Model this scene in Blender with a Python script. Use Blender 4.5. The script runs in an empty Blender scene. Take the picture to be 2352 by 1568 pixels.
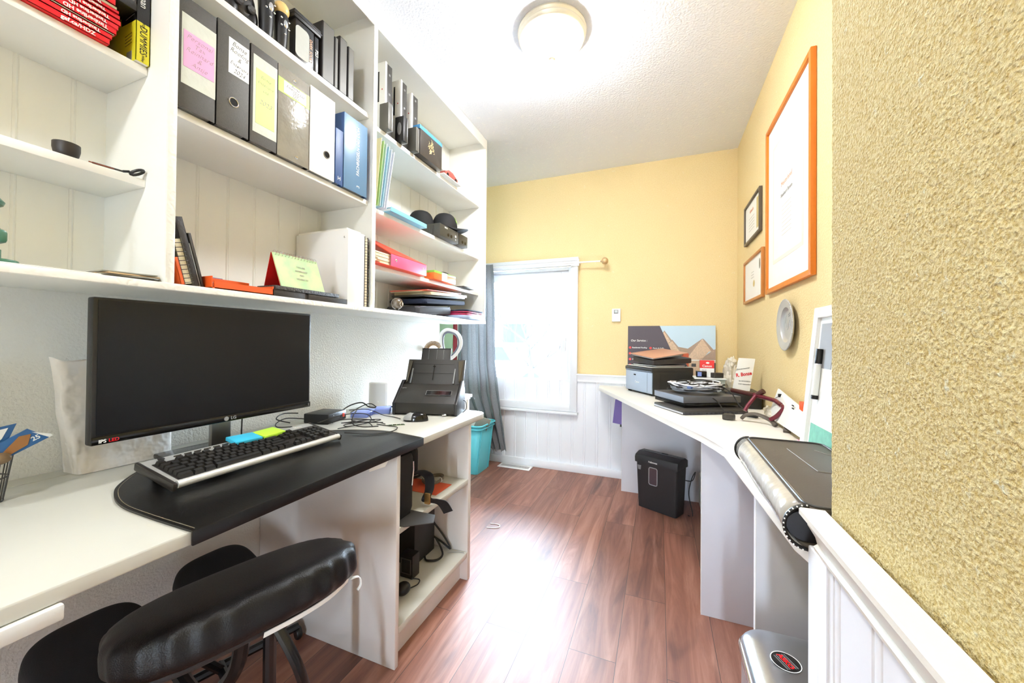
import bpy, bmesh, math, random
from mathutils import Matrix, Vector, noise
from math import sin, cos, pi, radians, sqrt
random.seed(7)
C = bpy.context.scene.collection
HC = 1.056
# ---------------------------------------------------------------- camera
def cam_setup():
    yaw, pitch, roll, f = -0.37576, 0.009978, 0.009796, 856.1
    fw = Vector((sin(yaw) * cos(pitch), cos(yaw) * cos(pitch), sin(pitch)))
    r0 = Vector((cos(yaw), -sin(yaw), 0)); u0 = r0.cross(fw)
    r = cos(roll) * r0 + sin(roll) * u0; u = -sin(roll) * r0 + cos(roll) * u0
    cd = bpy.data.cameras.new('camera'); co = bpy.data.objects.new('camera', cd); C.objects.link(co)
    M4 = Matrix.Identity(4)
    for i in range(3):
        M4[i][0] = r[i]; M4[i][1] = u[i]; M4[i][2] = -fw[i]
    M4[0][3], M4[1][3], M4[2][3] = 0, 0, HC
    co.matrix_world = M4
    cd.sensor_fit = 'HORIZONTAL'; cd.sensor_width = 36.0; cd.lens = f * 36.0 / 2352.0
    cd.shift_y = (774.45 - 784) / 2352.0
    cd.clip_start = 0.02; cd.clip_end = 200
    bpy.context.scene.camera = co
cam_setup()
# ---------------------------------------------------------------- world, exposure
sc = bpy.context.scene
sc.view_settings.view_transform = 'Standard'; sc.view_settings.look = 'None'
sc.view_settings.gamma = 1.0; sc.view_settings.use_curve_mapping = False
sc.view_settings.exposure = 0.90
SKY = 62.0
cy = sc.cycles; cy.max_bounces = 9; cy.diffuse_bounces = 5; cy.glossy_bounces = 4; cy.transmission_bounces = 4; cy.transparent_max_bounces = 8; cy.caustics_reflective = False; cy.caustics_refractive = False
w = bpy.data.worlds.new('overcast_sky'); sc.world = w; w.use_nodes = True
bg = w.node_tree.nodes['Background']; bg.inputs[0].default_value = (0.70, 0.85, 1.0, 1); bg.inputs[1].default_value = SKY
LAMP = 84.0
LAMPCOL = (0.97, 0.985, 1.0)
pl = bpy.data.lights.new('window_portal', 'AREA'); pl.shape = 'RECTANGLE'; pl.size = 1.1; pl.size_y = 1.15
pl.cycles.is_portal = True
po = bpy.data.objects.new('window_portal', pl); C.objects.link(po)
po.location = (-1.2, 3.17, 1.13); po.rotation_euler = (radians(-90), 0, 0)
p2 = pl.copy(); p2.size = 0.20; p2.size_y = 1.4
po2 = bpy.data.objects.new('fill_opening_portal', p2); C.objects.link(po2); po2.location = (-0.05, -2.31, 0.9); po2.rotation_euler = (radians(90), 0, 0)  # portal of the opening added behind the camera for fill
# ---------------------------------------------------------------- materials
def hx(h):
    h = h.lstrip('#'); o = []
    for i in (0, 2, 4):
        c = int(h[i:i + 2], 16) / 255.0
        o.append(c / 12.92 if c <= 0.04045 else ((c + 0.055) / 1.055) ** 2.4)
    return (o[0], o[1], o[2])
_M = {}
def M(name, col, rough=0.5, metal=0.0, bump=0.0, bs=60.0, var=0.05, vs=6.0, spec=0.5, coat=0.0, alpha=1.0, trans=0.0, emit=0.0, transl=0.0, bd=0.002, sheen=0.0):
    sheen = 0
    if name in _M: return _M[name]
    if isinstance(col, str): col = hx(col)
    m = bpy.data.materials.new(name); m.use_nodes = True; nt = m.node_tree; N = nt.nodes; L = nt.links
    p = N['Principled BSDF']
    tc = N.new('ShaderNodeTexCoord'); nz = N.new('ShaderNodeTexNoise'); nz.inputs['Scale'].default_value = vs; nz.inputs['Detail'].default_value = 4
    L.new(tc.outputs['Object'], nz.inputs['Vector'])
    mx = N.new('ShaderNodeMix'); mx.data_type = 'RGBA'
    a = tuple(max(0, c * (1 - var)) for c in col) + (1,); b = tuple(min(1, c * (1 + var)) for c in col) + (1,)
    mx.inputs[6].default_value = a; mx.inputs[7].default_value = b
    L.new(nz.outputs[0], mx.inputs[0]); L.new(mx.outputs[2], p.inputs['Base Color'])
    p.inputs['Roughness'].default_value = rough; p.inputs['Metallic'].default_value = metal
    p.inputs['Specular IOR Level'].default_value = spec; p.inputs['Coat Weight'].default_value = coat
    p.inputs['Alpha'].default_value = alpha; p.inputs['Transmission Weight'].default_value = trans
    if sheen: p.inputs['Sheen Weight'].default_value = sheen
    if emit:
        p.inputs['Emission Color'].default_value = col + (1,); p.inputs['Emission Strength'].default_value = emit
    if bump:
        n2 = N.new('ShaderNodeTexNoise'); n2.inputs['Scale'].default_value = bs; n2.inputs['Detail'].default_value = 3
        L.new(tc.outputs['Object'], n2.inputs['Vector'])
        bp = N.new('ShaderNodeBump'); bp.inputs['Strength'].default_value = bump; bp.inputs['Distance'].default_value = bd
        L.new(n2.outputs[0], bp.inputs['Height']); L.new(bp.outputs[0], p.inputs['Normal'])
    if transl:
        tr = N.new('ShaderNodeBsdfTranslucent'); tr.inputs[0].default_value = col + (1,)
        ms = N.new('ShaderNodeMixShader'); ms.inputs[0].default_value = transl
        L.new(p.outputs[0], ms.inputs[1]); L.new(tr.outputs[0], ms.inputs[2]); L.new(ms.outputs[0], N['Material Output'].inputs[0])
    _M[name] = m
    return m
def plaster(name, base, fleck, scale=55.0, strength=0.8, dist=0.006, fl=0.62, rough=0.75, dark=None, fs=None):
    if isinstance(base, str): base = hx(base)
    if isinstance(fleck, str): fleck = hx(fleck)
    m = bpy.data.materials.new(name); m.use_nodes = True; nt = m.node_tree; N = nt.nodes; L = nt.links; p = N['Principled BSDF']
    tc = N.new('ShaderNodeTexCoord')
    n1 = N.new('ShaderNodeTexNoise'); n1.inputs['Scale'].default_value = scale; n1.inputs['Detail'].default_value = 3; n1.inputs['Roughness'].default_value = 0.55
    L.new(tc.outputs['Object'], n1.inputs['Vector'])
    v = N.new('ShaderNodeTexVoronoi'); v.inputs['Scale'].default_value = scale * 0.9; v.feature = 'SMOOTH_F1'
    L.new(tc.outputs['Object'], v.inputs['Vector'])
    ad = N.new('ShaderNodeMath'); ad.operation = 'SUBTRACT'; L.new(n1.outputs[0], ad.inputs[0])
    mu = N.new('ShaderNodeMath'); mu.operation = 'MULTIPLY'; mu.inputs[1].default_value = 0.5; L.new(v.outputs[0], mu.inputs[0]); L.new(mu.outputs[0], ad.inputs[1])
    bp = N.new('ShaderNodeBump'); bp.inputs['Strength'].default_value = strength; bp.inputs['Distance'].default_value = dist
    L.new(ad.outputs[0], bp.inputs['Height']); L.new(bp.outputs[0], p.inputs['Normal'])
    n2 = N.new('ShaderNodeTexNoise'); n2.inputs['Scale'].default_value = fs or scale * 0.35; n2.inputs['Detail'].default_value = 5; L.new(tc.outputs['Object'], n2.inputs['Vector'])
    cr = N.new('ShaderNodeValToRGB'); cr.color_ramp.elements[0].position = fl; cr.color_ramp.elements[1].position = fl + 0.06
    cr.color_ramp.elements[0].color = base + (1,); cr.color_ramp.elements[1].color = fleck + (1,)
    L.new(n2.outputs[0], cr.inputs[0])
    if dark:
        r2 = N.new('ShaderNodeMapRange'); r2.inputs[1].default_value = 0.36; r2.inputs[2].default_value = 0.62; L.new(n1.outputs[0], r2.inputs[0])
        mx = N.new('ShaderNodeMix'); mx.data_type = 'RGBA'; mx.inputs[6].default_value = hx(dark) + (1,); L.new(r2.outputs[0], mx.inputs[0]); L.new(cr.outputs[0], mx.inputs[7]); L.new(mx.outputs[2], p.inputs['Base Color'])
    else: L.new(cr.outputs[0], p.inputs['Base Color'])
    p.inputs['Roughness'].default_value = rough; p.inputs['Specular IOR Level'].default_value = 0.3
    _M[name] = m
    return m
# ---------------------------------------------------------------- mesh builder
def cat(pts, k=6, closed=False):
    P = [Vector(p) for p in pts]; n = len(P); out = []
    if n < 3: return P
    rng = range(n if closed else n - 1)
    for i in rng:
        if closed: p0, p1, p2, p3 = P[(i - 1) % n], P[i], P[(i + 1) % n], P[(i + 2) % n]
        else: p0, p1, p2, p3 = P[max(i - 1, 0)], P[i], P[i + 1], P[min(i + 2, n - 1)]
        for j in range(k):
            t = j / k
            out.append(0.5 * ((2 * p1) + (p2 - p0) * t + (2 * p0 - 5 * p1 + 4 * p2 - p3) * t * t + (3 * p1 - p0 - 3 * p2 + p3) * t ** 3))
    if not closed: out.append(P[-1])
    return out
def rrect(x0, y0, x1, y1, r, n=6):
    out = []
    for cx, cy, a0 in ((x1 - r, y0 + r, -90), (x1 - r, y1 - r, 0), (x0 + r, y1 - r, 90), (x0 + r, y0 + r, 180)):
        for i in range(n + 1):
            a = radians(a0 + 90.0 * i / n); out.append((cx + r * cos(a), cy + r * sin(a)))
    return out
class MB:
    def __init__(s): s.v = []; s.f = []; s.m = []
    def add(s, vs, fs, mi=0, T=None):
        o = len(s.v)
        for p in vs:
            p = Vector(p); s.v.append(T @ p if T else p)
        for f in fs: s.f.append(tuple(i + o for i in f)); s.m.append(mi)
        return s
    def bm(s, b, mi=0, T=None):
        b.verts.index_update()
        s.add([v.co.copy() for v in b.verts], [[v.index for v in f.verts] for f in b.faces], mi, T); b.free(); return s
    def box(s, x0, y0, z0, x1, y1, z1, mi=0, b=0.0, T=None, seg=2):
        vs = [(x, y, z) for z in (z0, z1) for y in (y0, y1) for x in (x0, x1)]
        fs = [(0, 2, 3, 1), (4, 5, 7, 6), (0, 1, 5, 4), (2, 6, 7, 3), (0, 4, 6, 2), (1, 3, 7, 5)]
        if not b: return s.add(vs, fs, mi, T)
        k = bmesh.new(); V = [k.verts.new(v) for v in vs]
        for f in fs: k.faces.new([V[i] for i in f])
        bmesh.ops.bevel(k, geom=list(k.edges), offset=b, segments=seg, affect='EDGES', profile=0.5)
        return s.bm(k, mi, T)
    def prism(s, poly, z0, z1, mi=0, b=0.0, T=None, seg=2):
        n = len(poly)
        if b:
            k = bmesh.new(); A = [k.verts.new((x, y, z0)) for x, y in poly]; B = [k.verts.new((x, y, z1)) for x, y in poly]
            k.faces.new(A[::-1]); k.faces.new(B)
            for i in range(n): k.faces.new((A[i], A[(i + 1) % n], B[(i + 1) % n], B[i]))
            ed = [e for e in k.edges if abs(e.verts[0].co.z - e.verts[1].co.z) < 1e-7]
            bmesh.ops.bevel(k, geom=ed, offset=b, segments=seg, affect='EDGES', profile=0.5)
            return s.bm(k, mi, T)
        vs = [(x, y, z0) for x, y in poly] + [(x, y, z1) for x, y in poly]
        fs = [tuple(range(n))[::-1], tuple(range(n, 2 * n))] + [(i, (i + 1) % n, n + (i + 1) % n, n + i) for i in range(n)]
        return s.add(vs, fs, mi, T)
    def tube(s, pts, r, n=8, mi=0, closed=False, k=0, T=None, flat=1.0):
        P = cat(pts, k, closed) if k else [Vector(p) for p in pts]; m = len(P)
        if isinstance(r, (int, float)): R = [r] * m
        else: R = [r[0] + (r[-1] - r[0]) * i / (m - 1) for i in range(m)] if len(r) != m else r
        vs = []; up = Vector((0, 0, 1)); pa = None
        for i in range(m):
            t = (P[(i + 1) % m] - P[i - 1]) if closed else (P[min(i + 1, m - 1)] - P[max(i - 1, 0)])
            if t.length < 1e-9: t = Vector((0, 0, 1))
            t.normalize()
            if pa is None:
                a = t.cross(up)
                if a.length < 0.1: a = t.cross(Vector((1, 0, 0)))
            else: a = pa - t * pa.dot(t)
            a.normalize(); pa = a; b = t.cross(a)
            for j in range(n):
                an = 2 * pi * j / n; vs.append(P[i] + (a * cos(an) + b * sin(an) * flat) * R[i])
        fs = []
        for i in range(m if closed else m - 1):
            for j in range(n):
                q = (i + 1) % m; fs.append((i * n + j, i * n + (j + 1) % n, q * n + (j + 1) % n, q * n + j))
        if not closed: fs += [tuple(range(n))[::-1], tuple(range((m - 1) * n, m * n))]
        return s.add(vs, fs, mi, T)
    def lathe(s, prof, n=28, mi=0, T=None):
        ring = prof[0][0] > 1e-3 and prof[-1][0] > 1e-3
        if ring and prof[0] != prof[-1]: prof = list(prof) + [prof[0]]
        vs = []; m = len(prof)
        for r, z in prof:
            for j in range(n): a = 2 * pi * j / n; vs.append((r * cos(a), r * sin(a), z))
        fs = [(i * n + j, i * n + (j + 1) % n, (i + 1) * n + (j + 1) % n, (i + 1) * n + j) for i in range(m - 1) for j in range(n)]
        return s.add(vs, fs, mi, T)
    def ell(s, c, r, n=20, k=12, mi=0, T=None):
        pr = [(max(1e-7, sin(pi * i / k)), -cos(pi * i / k)) for i in range(k + 1)]
        A = Matrix.Translation(c) @ Matrix.Diagonal((r[0], r[1], r[2], 1))
        return s.lathe(pr, n, mi, (T @ A) if T else A)
    def grid(s, nu, nv, fn, mi=0, cu=False, T=None):
        vs = [fn(i / (nu if cu else nu - 1), j / (nv - 1)) for j in range(nv) for i in range(nu)]
        fs = [(j * nu + i, j * nu + (i + 1) % nu, (j + 1) * nu + (i + 1) % nu, (j + 1) * nu + i) for j in range(nv - 1) for i in range(nu if cu else nu - 1)]
        return s.add(vs, fs, mi, T)
    def strap(s, pts, wv, th=0.002, mi=0, k=6):
        P = cat(pts, k) if k else [Vector(p) for p in pts]; wv = Vector(wv)
        m = len(P); vs = []
        for i in range(m):
            t = (P[min(i + 1, m - 1)] - P[max(i - 1, 0)]).normalized(); nrm = t.cross(wv).normalized() * th
            for a, b in ((-.5, -.5), (.5, -.5), (.5, .5), (-.5, .5)): vs.append(P[i] + wv * a + nrm * b)
        fs = [(i * 4 + j, i * 4 + (j + 1) % 4, (i + 1) * 4 + (j + 1) % 4, (i + 1) * 4 + j) for i in range(m - 1) for j in range(4)]
        fs += [(3, 2, 1, 0), (m * 4 - 4, m * 4 - 3, m * 4 - 2, m * 4 - 1)]
        return s.add(vs, fs, mi)
    th = 0
    def solid(s, th): s.th = th; return s
    def build(s, name, mats, parent=None, local=False, sub=0, ang=35, loc=None):
        if not isinstance(mats, (list, tuple)): mats = [mats]
        mats = [_M[x] if isinstance(x, str) else x for x in mats]
        if parent is None:
            if loc is None:
                xs = [v.x for v in s.v]; ys = [v.y for v in s.v]; zs = [v.z for v in s.v]
                loc = Vector(((min(xs) + max(xs)) / 2, (min(ys) + max(ys)) / 2, min(zs)))
            else: loc = Vector(loc)
            V = [v - loc for v in s.v]
        elif local: V = s.v
        else:
            iv = rootmat(parent).inverted(); V = [iv @ v for v in s.v]
        me = bpy.data.meshes.new(name); me.from_pydata([tuple(v) for v in V], [], s.f)
        for m in mats: me.materials.append(m)
        me.polygons.foreach_set('material_index', s.m)
        me.polygons.foreach_set('use_smooth', [True] * len(s.f))
        k = bmesh.new(); k.from_mesh(me); bmesh.ops.recalc_face_normals(k, faces=k.faces); k.to_mesh(me); k.free()
        me.set_sharp_from_angle(angle=radians(ang)); me.update()
        o = bpy.data.objects.new(name, me); C.objects.link(o)
        if parent is None: o.location = loc
        else: o.parent = parent
        if s.th:
            md = o.modifiers.new('thickness', 'SOLIDIFY'); md.thickness = s.th; md.offset = 0
        if sub:
            sm = o.modifiers.new('smooth', 'SUBSURF'); sm.levels = sub; sm.render_levels = sub
        return o
def rootmat(o):
    while o.parent: o = o.parent
    return Matrix.Translation(o.location) @ o.rotation_euler.to_matrix().to_4x4()
def tag(o, label, ct, group=None, kind=None):
    if label: o['label'] = label
    if ct: o['category'] = ct
    if group: o['group'] = group
    if kind: o['kind'] = kind
    return o
def thing(name, label, ct, loc=(0, 0, 0), rz=0.0, group=None, rot=None):
    o = bpy.data.objects.new(name, None); C.objects.link(o); o.location = loc
    o.rotation_euler = rot if rot else (0, 0, rz); o.empty_display_size = 0.05
    return tag(o, label, ct, group)
def struct(name, mb, mats, label=None, **k):
    o = mb.build(name, mats, None, **k); o['kind'] = 'structure'
    if label: o['label'] = label
    return o
def copy_tree(o, parent=None):
    c = o.copy(); C.objects.link(c)
    if parent: c.parent = parent
    for ch in list(o.children): copy_tree(ch, c)
    return c
def fr(right, up, p):
    r = Vector(right).normalized(); u = Vector(up); u = (u - r * u.dot(r)).normalized(); n = r.cross(u); m = Matrix.Identity(4)
    for i in range(3): m[i][0] = r[i]; m[i][1] = u[i]; m[i][2] = n[i]; m[i][3] = p[i]
    return m
def PX(x, y, z, a=0): return fr((0, 1, 0), (0, 0, 1), (x, y, z)) @ Matrix.Rotation(radians(a), 4, 'Z')      # faces +X
def NX(x, y, z, a=0): return fr((0, -1, 0), (0, 0, 1), (x, y, z)) @ Matrix.Rotation(radians(a), 4, 'Z')     # faces -X
def NY(x, y, z, a=0): return fr((1, 0, 0), (0, 0, 1), (x, y, z)) @ Matrix.Rotation(radians(a), 4, 'Z')      # faces -Y
def UP(x, y, z, a=0): return Matrix.Translation((x, y, z)) @ Matrix.Rotation(radians(a), 4, 'Z')            # faces up
_tc = {}
def text(s, size, T, mat, parent, name='lettering', local=False, shear=0.0, off=0.0, align='CENTER', ex=0.0003, sx=1.0, ls=1.0):
    cu = bpy.data.curves.new('t', 'FONT'); cu.body = s; cu.size = size; cu.align_x = align; cu.align_y = 'CENTER'
    cu.shear = shear; cu.offset = off; cu.extrude = ex; cu.space_line = ls; cu.resolution_u = 3
    ob = bpy.data.objects.new('t', cu); C.objects.link(ob)
    dg = bpy.context.evaluated_depsgraph_get(); dg.update()
    me = bpy.data.meshes.new_from_object(ob.evaluated_get(dg)); bpy.data.objects.remove(ob)
    if T is None: T = Matrix.Identity(4)
    TT = T @ Matrix.Diagonal((sx, 1, 1, 1))
    if not local: TT = rootmat(parent).inverted() @ TT
    me.transform(TT); me.materials.clear(); me.materials.append(_M[mat] if isinstance(mat, str) else mat)
    me.name = name; o = bpy.data.objects.new(name, me); C.objects.link(o); o.parent = parent
    return o
def bead(u0, u1, z0, z1, pitch, place, th=0.012, start=0.0, g=0.0035, gap=0.009):
    """tongue-and-groove board profile along u, extruded in z; place(u, d, z) -> point, d = outward depth"""
    pr = [(u0, 0)]; u = u0 + start
    while u < u1 - 0.03:
        if u > u0 + 0.02:
            pr += [(u - g, 0), (u, -g), (u + g, 0), (u + gap, 0.0015), (u + 2 * gap - g, 0), (u + 2 * gap, -g), (u + 2 * gap + g, 0)]
        u += pitch
    pr += [(u1, 0)]
    b = MB(); n = len(pr); vs = [place(u, d, z0) for u, d in pr] + [place(u, d, z1) for u, d in pr]
    vs += [place(u, -th, z0) for u, d in pr] + [place(u, -th, z1) for u, d in pr]
    fs = []
    for i in range(n - 1):
        fs += [(i, i + 1, n + i + 1, n + i), (3 * n + i, 3 * n + i + 1, 2 * n + i + 1, 2 * n + i), (n + i, n + i + 1, 3 * n + i + 1, 3 * n + i), (2 * n + i, 2 * n + i + 1, i + 1, i)]
    fs += [(0, n, 3 * n, 2 * n), (n - 1, 3 * n - 1, 4 * n - 1, 2 * n - 1)]
    return b.add(vs, fs)
# ================================================================ materials used all over
M('white_paint', '#efece2', 0.42, bump=0.12, bs=90, var=0.03)
M('cabinet_paint', '#eeeee9', 0.40, bump=0.10, bs=120, var=0.03)
M('white_gloss', '#f3f3f1', 0.25, var=0.02)
M('white_vinyl', '#e3e5e9', 0.3, var=0.02)
M('cold_white', '#eef0f4', 0.45, bump=0.08, bs=80, var=0.02)
M('shade_white', '#e4dfdb', 0.55, bump=0.15, bs=150, var=0.04)
M('black_plastic', '#151312', 0.42, bump=0.1, bs=400, var=0.1)
M('black_gloss', '#0d0c0c', 0.12, var=0.1)
M('dark_grey', '#3a3733', 0.45, bump=0.1, bs=300, var=0.08)
M('black_fabric', '#0b090a', 0.75, bump=0.5, bs=500, var=0.2, sheen=0.2)
M('grey_metal', '#9a9a98', 0.3, metal=0.9, var=0.05)
M('chrome', '#d8d8d8', 0.15, metal=1.0, var=0.03)
M('black_cable', '#1d1b1a', 0.45, var=0.1)
M('ink', '#222222', 0.7); M('ink_faint', '#a79f98', 0.7); M('ink_blue', '#2d3a55', 0.7)
M('print_white', '#f2f2ee', 0.5); M('print_red', '#d3222a', 0.5); M('print_grey', '#8b8b8b', 0.5)
M('paper', '#f1efe8', 0.7, bump=0.1, bs=40, var=0.03)
M('red_plastic', '#c3201c', 0.3)
plaster('yellow_plaster', '#e9d4a2', '#eadcba', 170, 0.6, 0.0025, 0.66, dark='#e4cc98', fs=30)
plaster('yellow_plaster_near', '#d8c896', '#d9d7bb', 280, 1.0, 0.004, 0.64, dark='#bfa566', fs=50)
plaster('left_plaster', '#dddbd3', '#e4e2dc', 170, 0.7, 0.003, 0.7)
plaster('ceiling_plaster', '#eef2fb', '#f4f7fd', 110, 0.7, 0.004, 0.6)
M('green_paint', '#b9cdae', 0.6); M('red_trim', '#8f2a33', 0.5, var=0.15, vs=30)
def floor_mat():
    m = bpy.data.materials.new('laminate'); m.use_nodes = True; nt = m.node_tree; N = nt.nodes; L = nt.links; p = N['Principled BSDF']
    tc = N.new('ShaderNodeTexCoord'); mp = N.new('ShaderNodeMapping'); mp.inputs['Rotation'].default_value = (0, 0, radians(90)); mp.inputs['Location'].default_value = (0.30, 0.127, 0)
    L.new(tc.outputs['Object'], mp.inputs[0])
    br = N.new('ShaderNodeTexBrick'); br.offset = 0.37; br.offset_frequency = 2
    br.inputs['Brick Width'].default_value = 0.98; br.inputs['Row Height'].default_value = 0.1565; br.inputs['Mortar Size'].default_value = 0.0009
    br.inputs['Mortar Smooth'].default_value = 0.1; br.inputs['Scale'].default_value = 1.0; br.inputs['Bias'].default_value = 0.0
    br.inputs['Color1'].default_value = (0.0, 0.0, 0.0, 1); br.inputs['Color2'].default_value = (1, 1, 1, 1); br.inputs['Mortar'].default_value = (0.5, 0.5, 0.5, 1)
    L.new(mp.outputs[0], br.inputs[0])
    # stretched grain, shifted per plank
    sh = N.new('ShaderNodeVectorMath'); sh.operation = 'MULTIPLY'; sh.inputs[1].default_value = (7.0, 3.0, 5.0); L.new(br.outputs[0], sh.inputs[0])
    ad = N.new('ShaderNodeVectorMath'); ad.operation = 'ADD'; L.new(tc.outputs['Object'], ad.inputs[0]); L.new(sh.outputs[0], ad.inputs[1])
    m2 = N.new('ShaderNodeMapping'); m2.inputs['Scale'].default_value = (15.0, 1.3, 1.0); L.new(ad.outputs[0], m2.inputs[0])
    g = N.new('ShaderNodeTexNoise'); g.inputs['Scale'].default_value = 1.0; g.inputs['Detail'].default_value = 8; g.inputs['Roughness'].default_value = 0.65; g.inputs['Distortion'].default_value = 1.2
    L.new(m2.outputs[0], g.inputs[0])
    cr = N.new('ShaderNodeValToRGB'); e = cr.color_ramp.elements
    e[0].position = 0.28; e[0].color = hx('#64392c') + (1,); e[1].position = 0.72; e[1].color = hx('#ab7c68') + (1,)
    x = e.new(0.5); x.color = hx('#8c5a46') + (1,)
    L.new(g.outputs[0], cr.inputs[0])
    m3 = N.new('ShaderNodeMapping'); m3.inputs['Scale'].default_value = (9.0, 1.3, 1.0); L.new(ad.outputs[0], m3.inputs[0])
    kn = N.new('ShaderNodeTexNoise'); kn.inputs['Scale'].default_value = 1.0; kn.inputs['Detail'].default_value = 4; kn.inputs['Distortion'].default_value = 0.8; L.new(m3.outputs[0], kn.inputs[0])
    kr = N.new('ShaderNodeValToRGB'); kr.color_ramp.elements[0].position = 0.30; kr.color_ramp.elements[0].color = (0.35, 0.30, 0.32, 1); kr.color_ramp.elements[1].position = 0.42; kr.color_ramp.elements[1].color = (1, 1, 1, 1)
    L.new(kn.outputs[0], kr.inputs[0])
    mul = N.new('ShaderNodeMix'); mul.data_type = 'RGBA'; mul.blend_type = 'MULTIPLY'; mul.inputs[0].default_value = 0.8
    L.new(cr.outputs[0], mul.inputs[6]); L.new(kr.outputs[0], mul.inputs[7])
    tone = N.new('ShaderNodeMapRange'); tone.inputs[3].default_value = 0.85; tone.inputs[4].default_value = 1.15; L.new(br.outputs[0], tone.inputs[0])
    m4 = N.new('ShaderNodeVectorMath'); m4.operation = 'SCALE'; L.new(mul.outputs[2], m4.inputs[0]); L.new(tone.outputs[0], m4.inputs['Scale'])
    seam = N.new('ShaderNodeMix'); seam.data_type = 'RGBA'; seam.inputs[7].default_value = (0.03, 0.018, 0.012, 1)
    L.new(br.outputs['Fac'], seam.inputs[0]); L.new(m4.outputs[0], seam.inputs[6]); L.new(seam.outputs[2], p.inputs['Base Color'])
    p.inputs['Roughness'].default_value = 0.52; p.inputs['Specular IOR Level'].default_value = 0.9
    bp = N.new('ShaderNodeBump'); bp.inputs['Strength'].default_value = 0.35; bp.inputs['Distance'].default_value = 0.0012
    bb = N.new('ShaderNodeMath'); bb.operation = 'SUBTRACT'; L.new(g.outputs[0], bb.inputs[0]); L.new(br.outputs['Fac'], bb.inputs[1]); L.new(bb.outputs[0], bp.inputs['Height']); L.new(bp.outputs[0], p.inputs['Normal'])
    _M['laminate'] = m
floor_mat()
# ================================================================ room shell
YF = 3.03; XR = 0.512; XL = -1.42; YB = -2.2
struct('floor', MB().box(-2.6, YB, -0.05, 0.75, YF + 0.1, 0.0), 'laminate', loc=(0, 0, 0))
struct('ceiling', MB().box(-2.6, YB, 2.44, 0.75, YF + 0.1, 2.5), 'ceiling_plaster', loc=(0, 0, 2.44))
# far wall with the window opening  (opening X -1.76..-0.66, Z 0.53..1.69)
WX0, WX1, WZ0, WZ1 = -1.66, -0.66, 0.53, 1.69
b = MB(); b.box(-2.6, YF, 0, WX0, YF + 0.13, 2.44); b.box(WX1, YF, 0, 0.75, YF + 0.13, 2.44)
b.box(WX0, YF, 0, WX1, YF + 0.13, WZ0); b.box(WX0, YF, WZ1, WX1, YF + 0.13, 2.44)
struct('wall_far', b, 'yellow_plaster')
struct('wall_right', MB().box(XR, 0.70, 0, XR + 0.12, YF, 2.44), 'yellow_plaster')
# near right wall: thick return wall beside the camera, trowelled surface really displaced
def near_wall():
    b = MB(); y0, y1, z0, z1 = -1.2, 0.72, 0.78, 2.44
    def hgt(y, z):
        p = Vector((y * 125, z * 125, 0.3)); h = noise.noise(p * 1.4) * 0.8 + noise.noise(p * 0.5) * 0.2
        return 0.0011 * max(-0.35, h)
    ny, nz = 300, 620
    ys = [y0 + (0.1 - y0) * i / 20 for i in range(20)] + [0.1 + (y1 - 0.1) * i / (ny - 21) for i in range(ny - 20)]
    b.grid(ny, nz, lambda u, v: Vector((0.2495 - hgt(ys[int(round(u * (ny - 1)))], z0 + v * (z1 - z0)), ys[int(round(u * (ny - 1)))], z0 + v * (z1 - z0))))
    b.box(0.2503, y0, 0.0, XR + 0.1, y1, 2.44)
    return b
struct('wall_right_near', near_wall(), 'yellow_plaster_near', ang=80)
struct('wall_left', MB().box(XL - 0.11, YB, 0, XL, 2.224, 2.44), 'left_plaster')
struct('wall_left_alcove', MB().box(-2.25, 2.0, 0, -2.15, YF, 2.44).box(-2.25, 2.0, 0, XL - 0.11, 2.06, 2.44), 'green_paint')
struct('wall_far_left', MB().box(-2.15, 3.012, 0.80, -1.772, YF, 2.44), 'green_paint')
struct('trim_6', MB().box(-1.770, 3.0, 0.80, -1.727, YF, 2.3, b=0.003), 'red_trim')
struct('trim_7', MB().box(-1.725, 3.0, 0.80, -1.712, YF, 2.3, b=0.003), 'white_paint')
b = MB(); BX0, BX1, BZ0, BZ1 = -0.18, 0.04, 0.15, 1.55  # opening added in the unseen back wall to let fill light in
b.box(-2.6, YB - 0.1, 0, BX0, YB, 2.44); b.box(BX1, YB - 0.1, 0, 0.75, YB, 2.44); b.box(BX0, YB - 0.1, 0, BX1, YB, BZ0); b.box(BX0, YB - 0.1, BZ1, BX1, YB, 2.44)
struct('wall_back', b, 'left_plaster')
struct('wall_right_back', MB().box(0.65, YB, 0, 0.75, -1.2, 2.44), 'yellow_plaster')
# wainscot of beaded boards
struct('trim_1', bead(-2.0, XR, 0.0, 0.74, 0.1, lambda u, d, z: (u, 3.018 - d, z), start=0.035), 'cold_white')
struct('trim_2', bead(0.72, 3.01, 0.0, 0.70, 0.1, lambda u, d, z: (XR - 0.012 - d, u, z)), 'cold_white')
struct('trim_3', bead(-1.0, 0.716, 0.0, 0.75, 0.105, lambda u, d, z: (0.236 - d, u, z), start=0.08), 'cold_white')
def rail(u0, u1, place, zt=0.797):
    pr = [(0, -0.066), (0.010, -0.066), (0.012, -0.058), (0.008, -0.054), (0.010, -0.044), (0.018, -0.026), (0.020, -0.012), (0.027, -0.010), (0.027, -0.002), (0.025, 0), (0, 0)]
    n = len(pr); vs = [place(u, d, zt + z) for u in (u0, u1) for d, z in pr]
    return MB().add(vs, [(i, (i + 1) % n, n + (i + 1) % n, n + i) for i in range(n)] + [tuple(range(n)), tuple(range(n, 2 * n))[::-1]])
struct('trim_4', rail(-0.62, XR, lambda u, d, z: (u, 3.018 - d, z)), 'cold_white')
struct('trim_5', rail(-1.0, 0.722, lambda u, d, z: (0.242 - d * 1.25, u, z)), 'white_paint')
struct('trim_8', rail(-2.0, -1.78, lambda u, d, z: (u, 3.018 - d, z)), 'cold_white')
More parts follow.
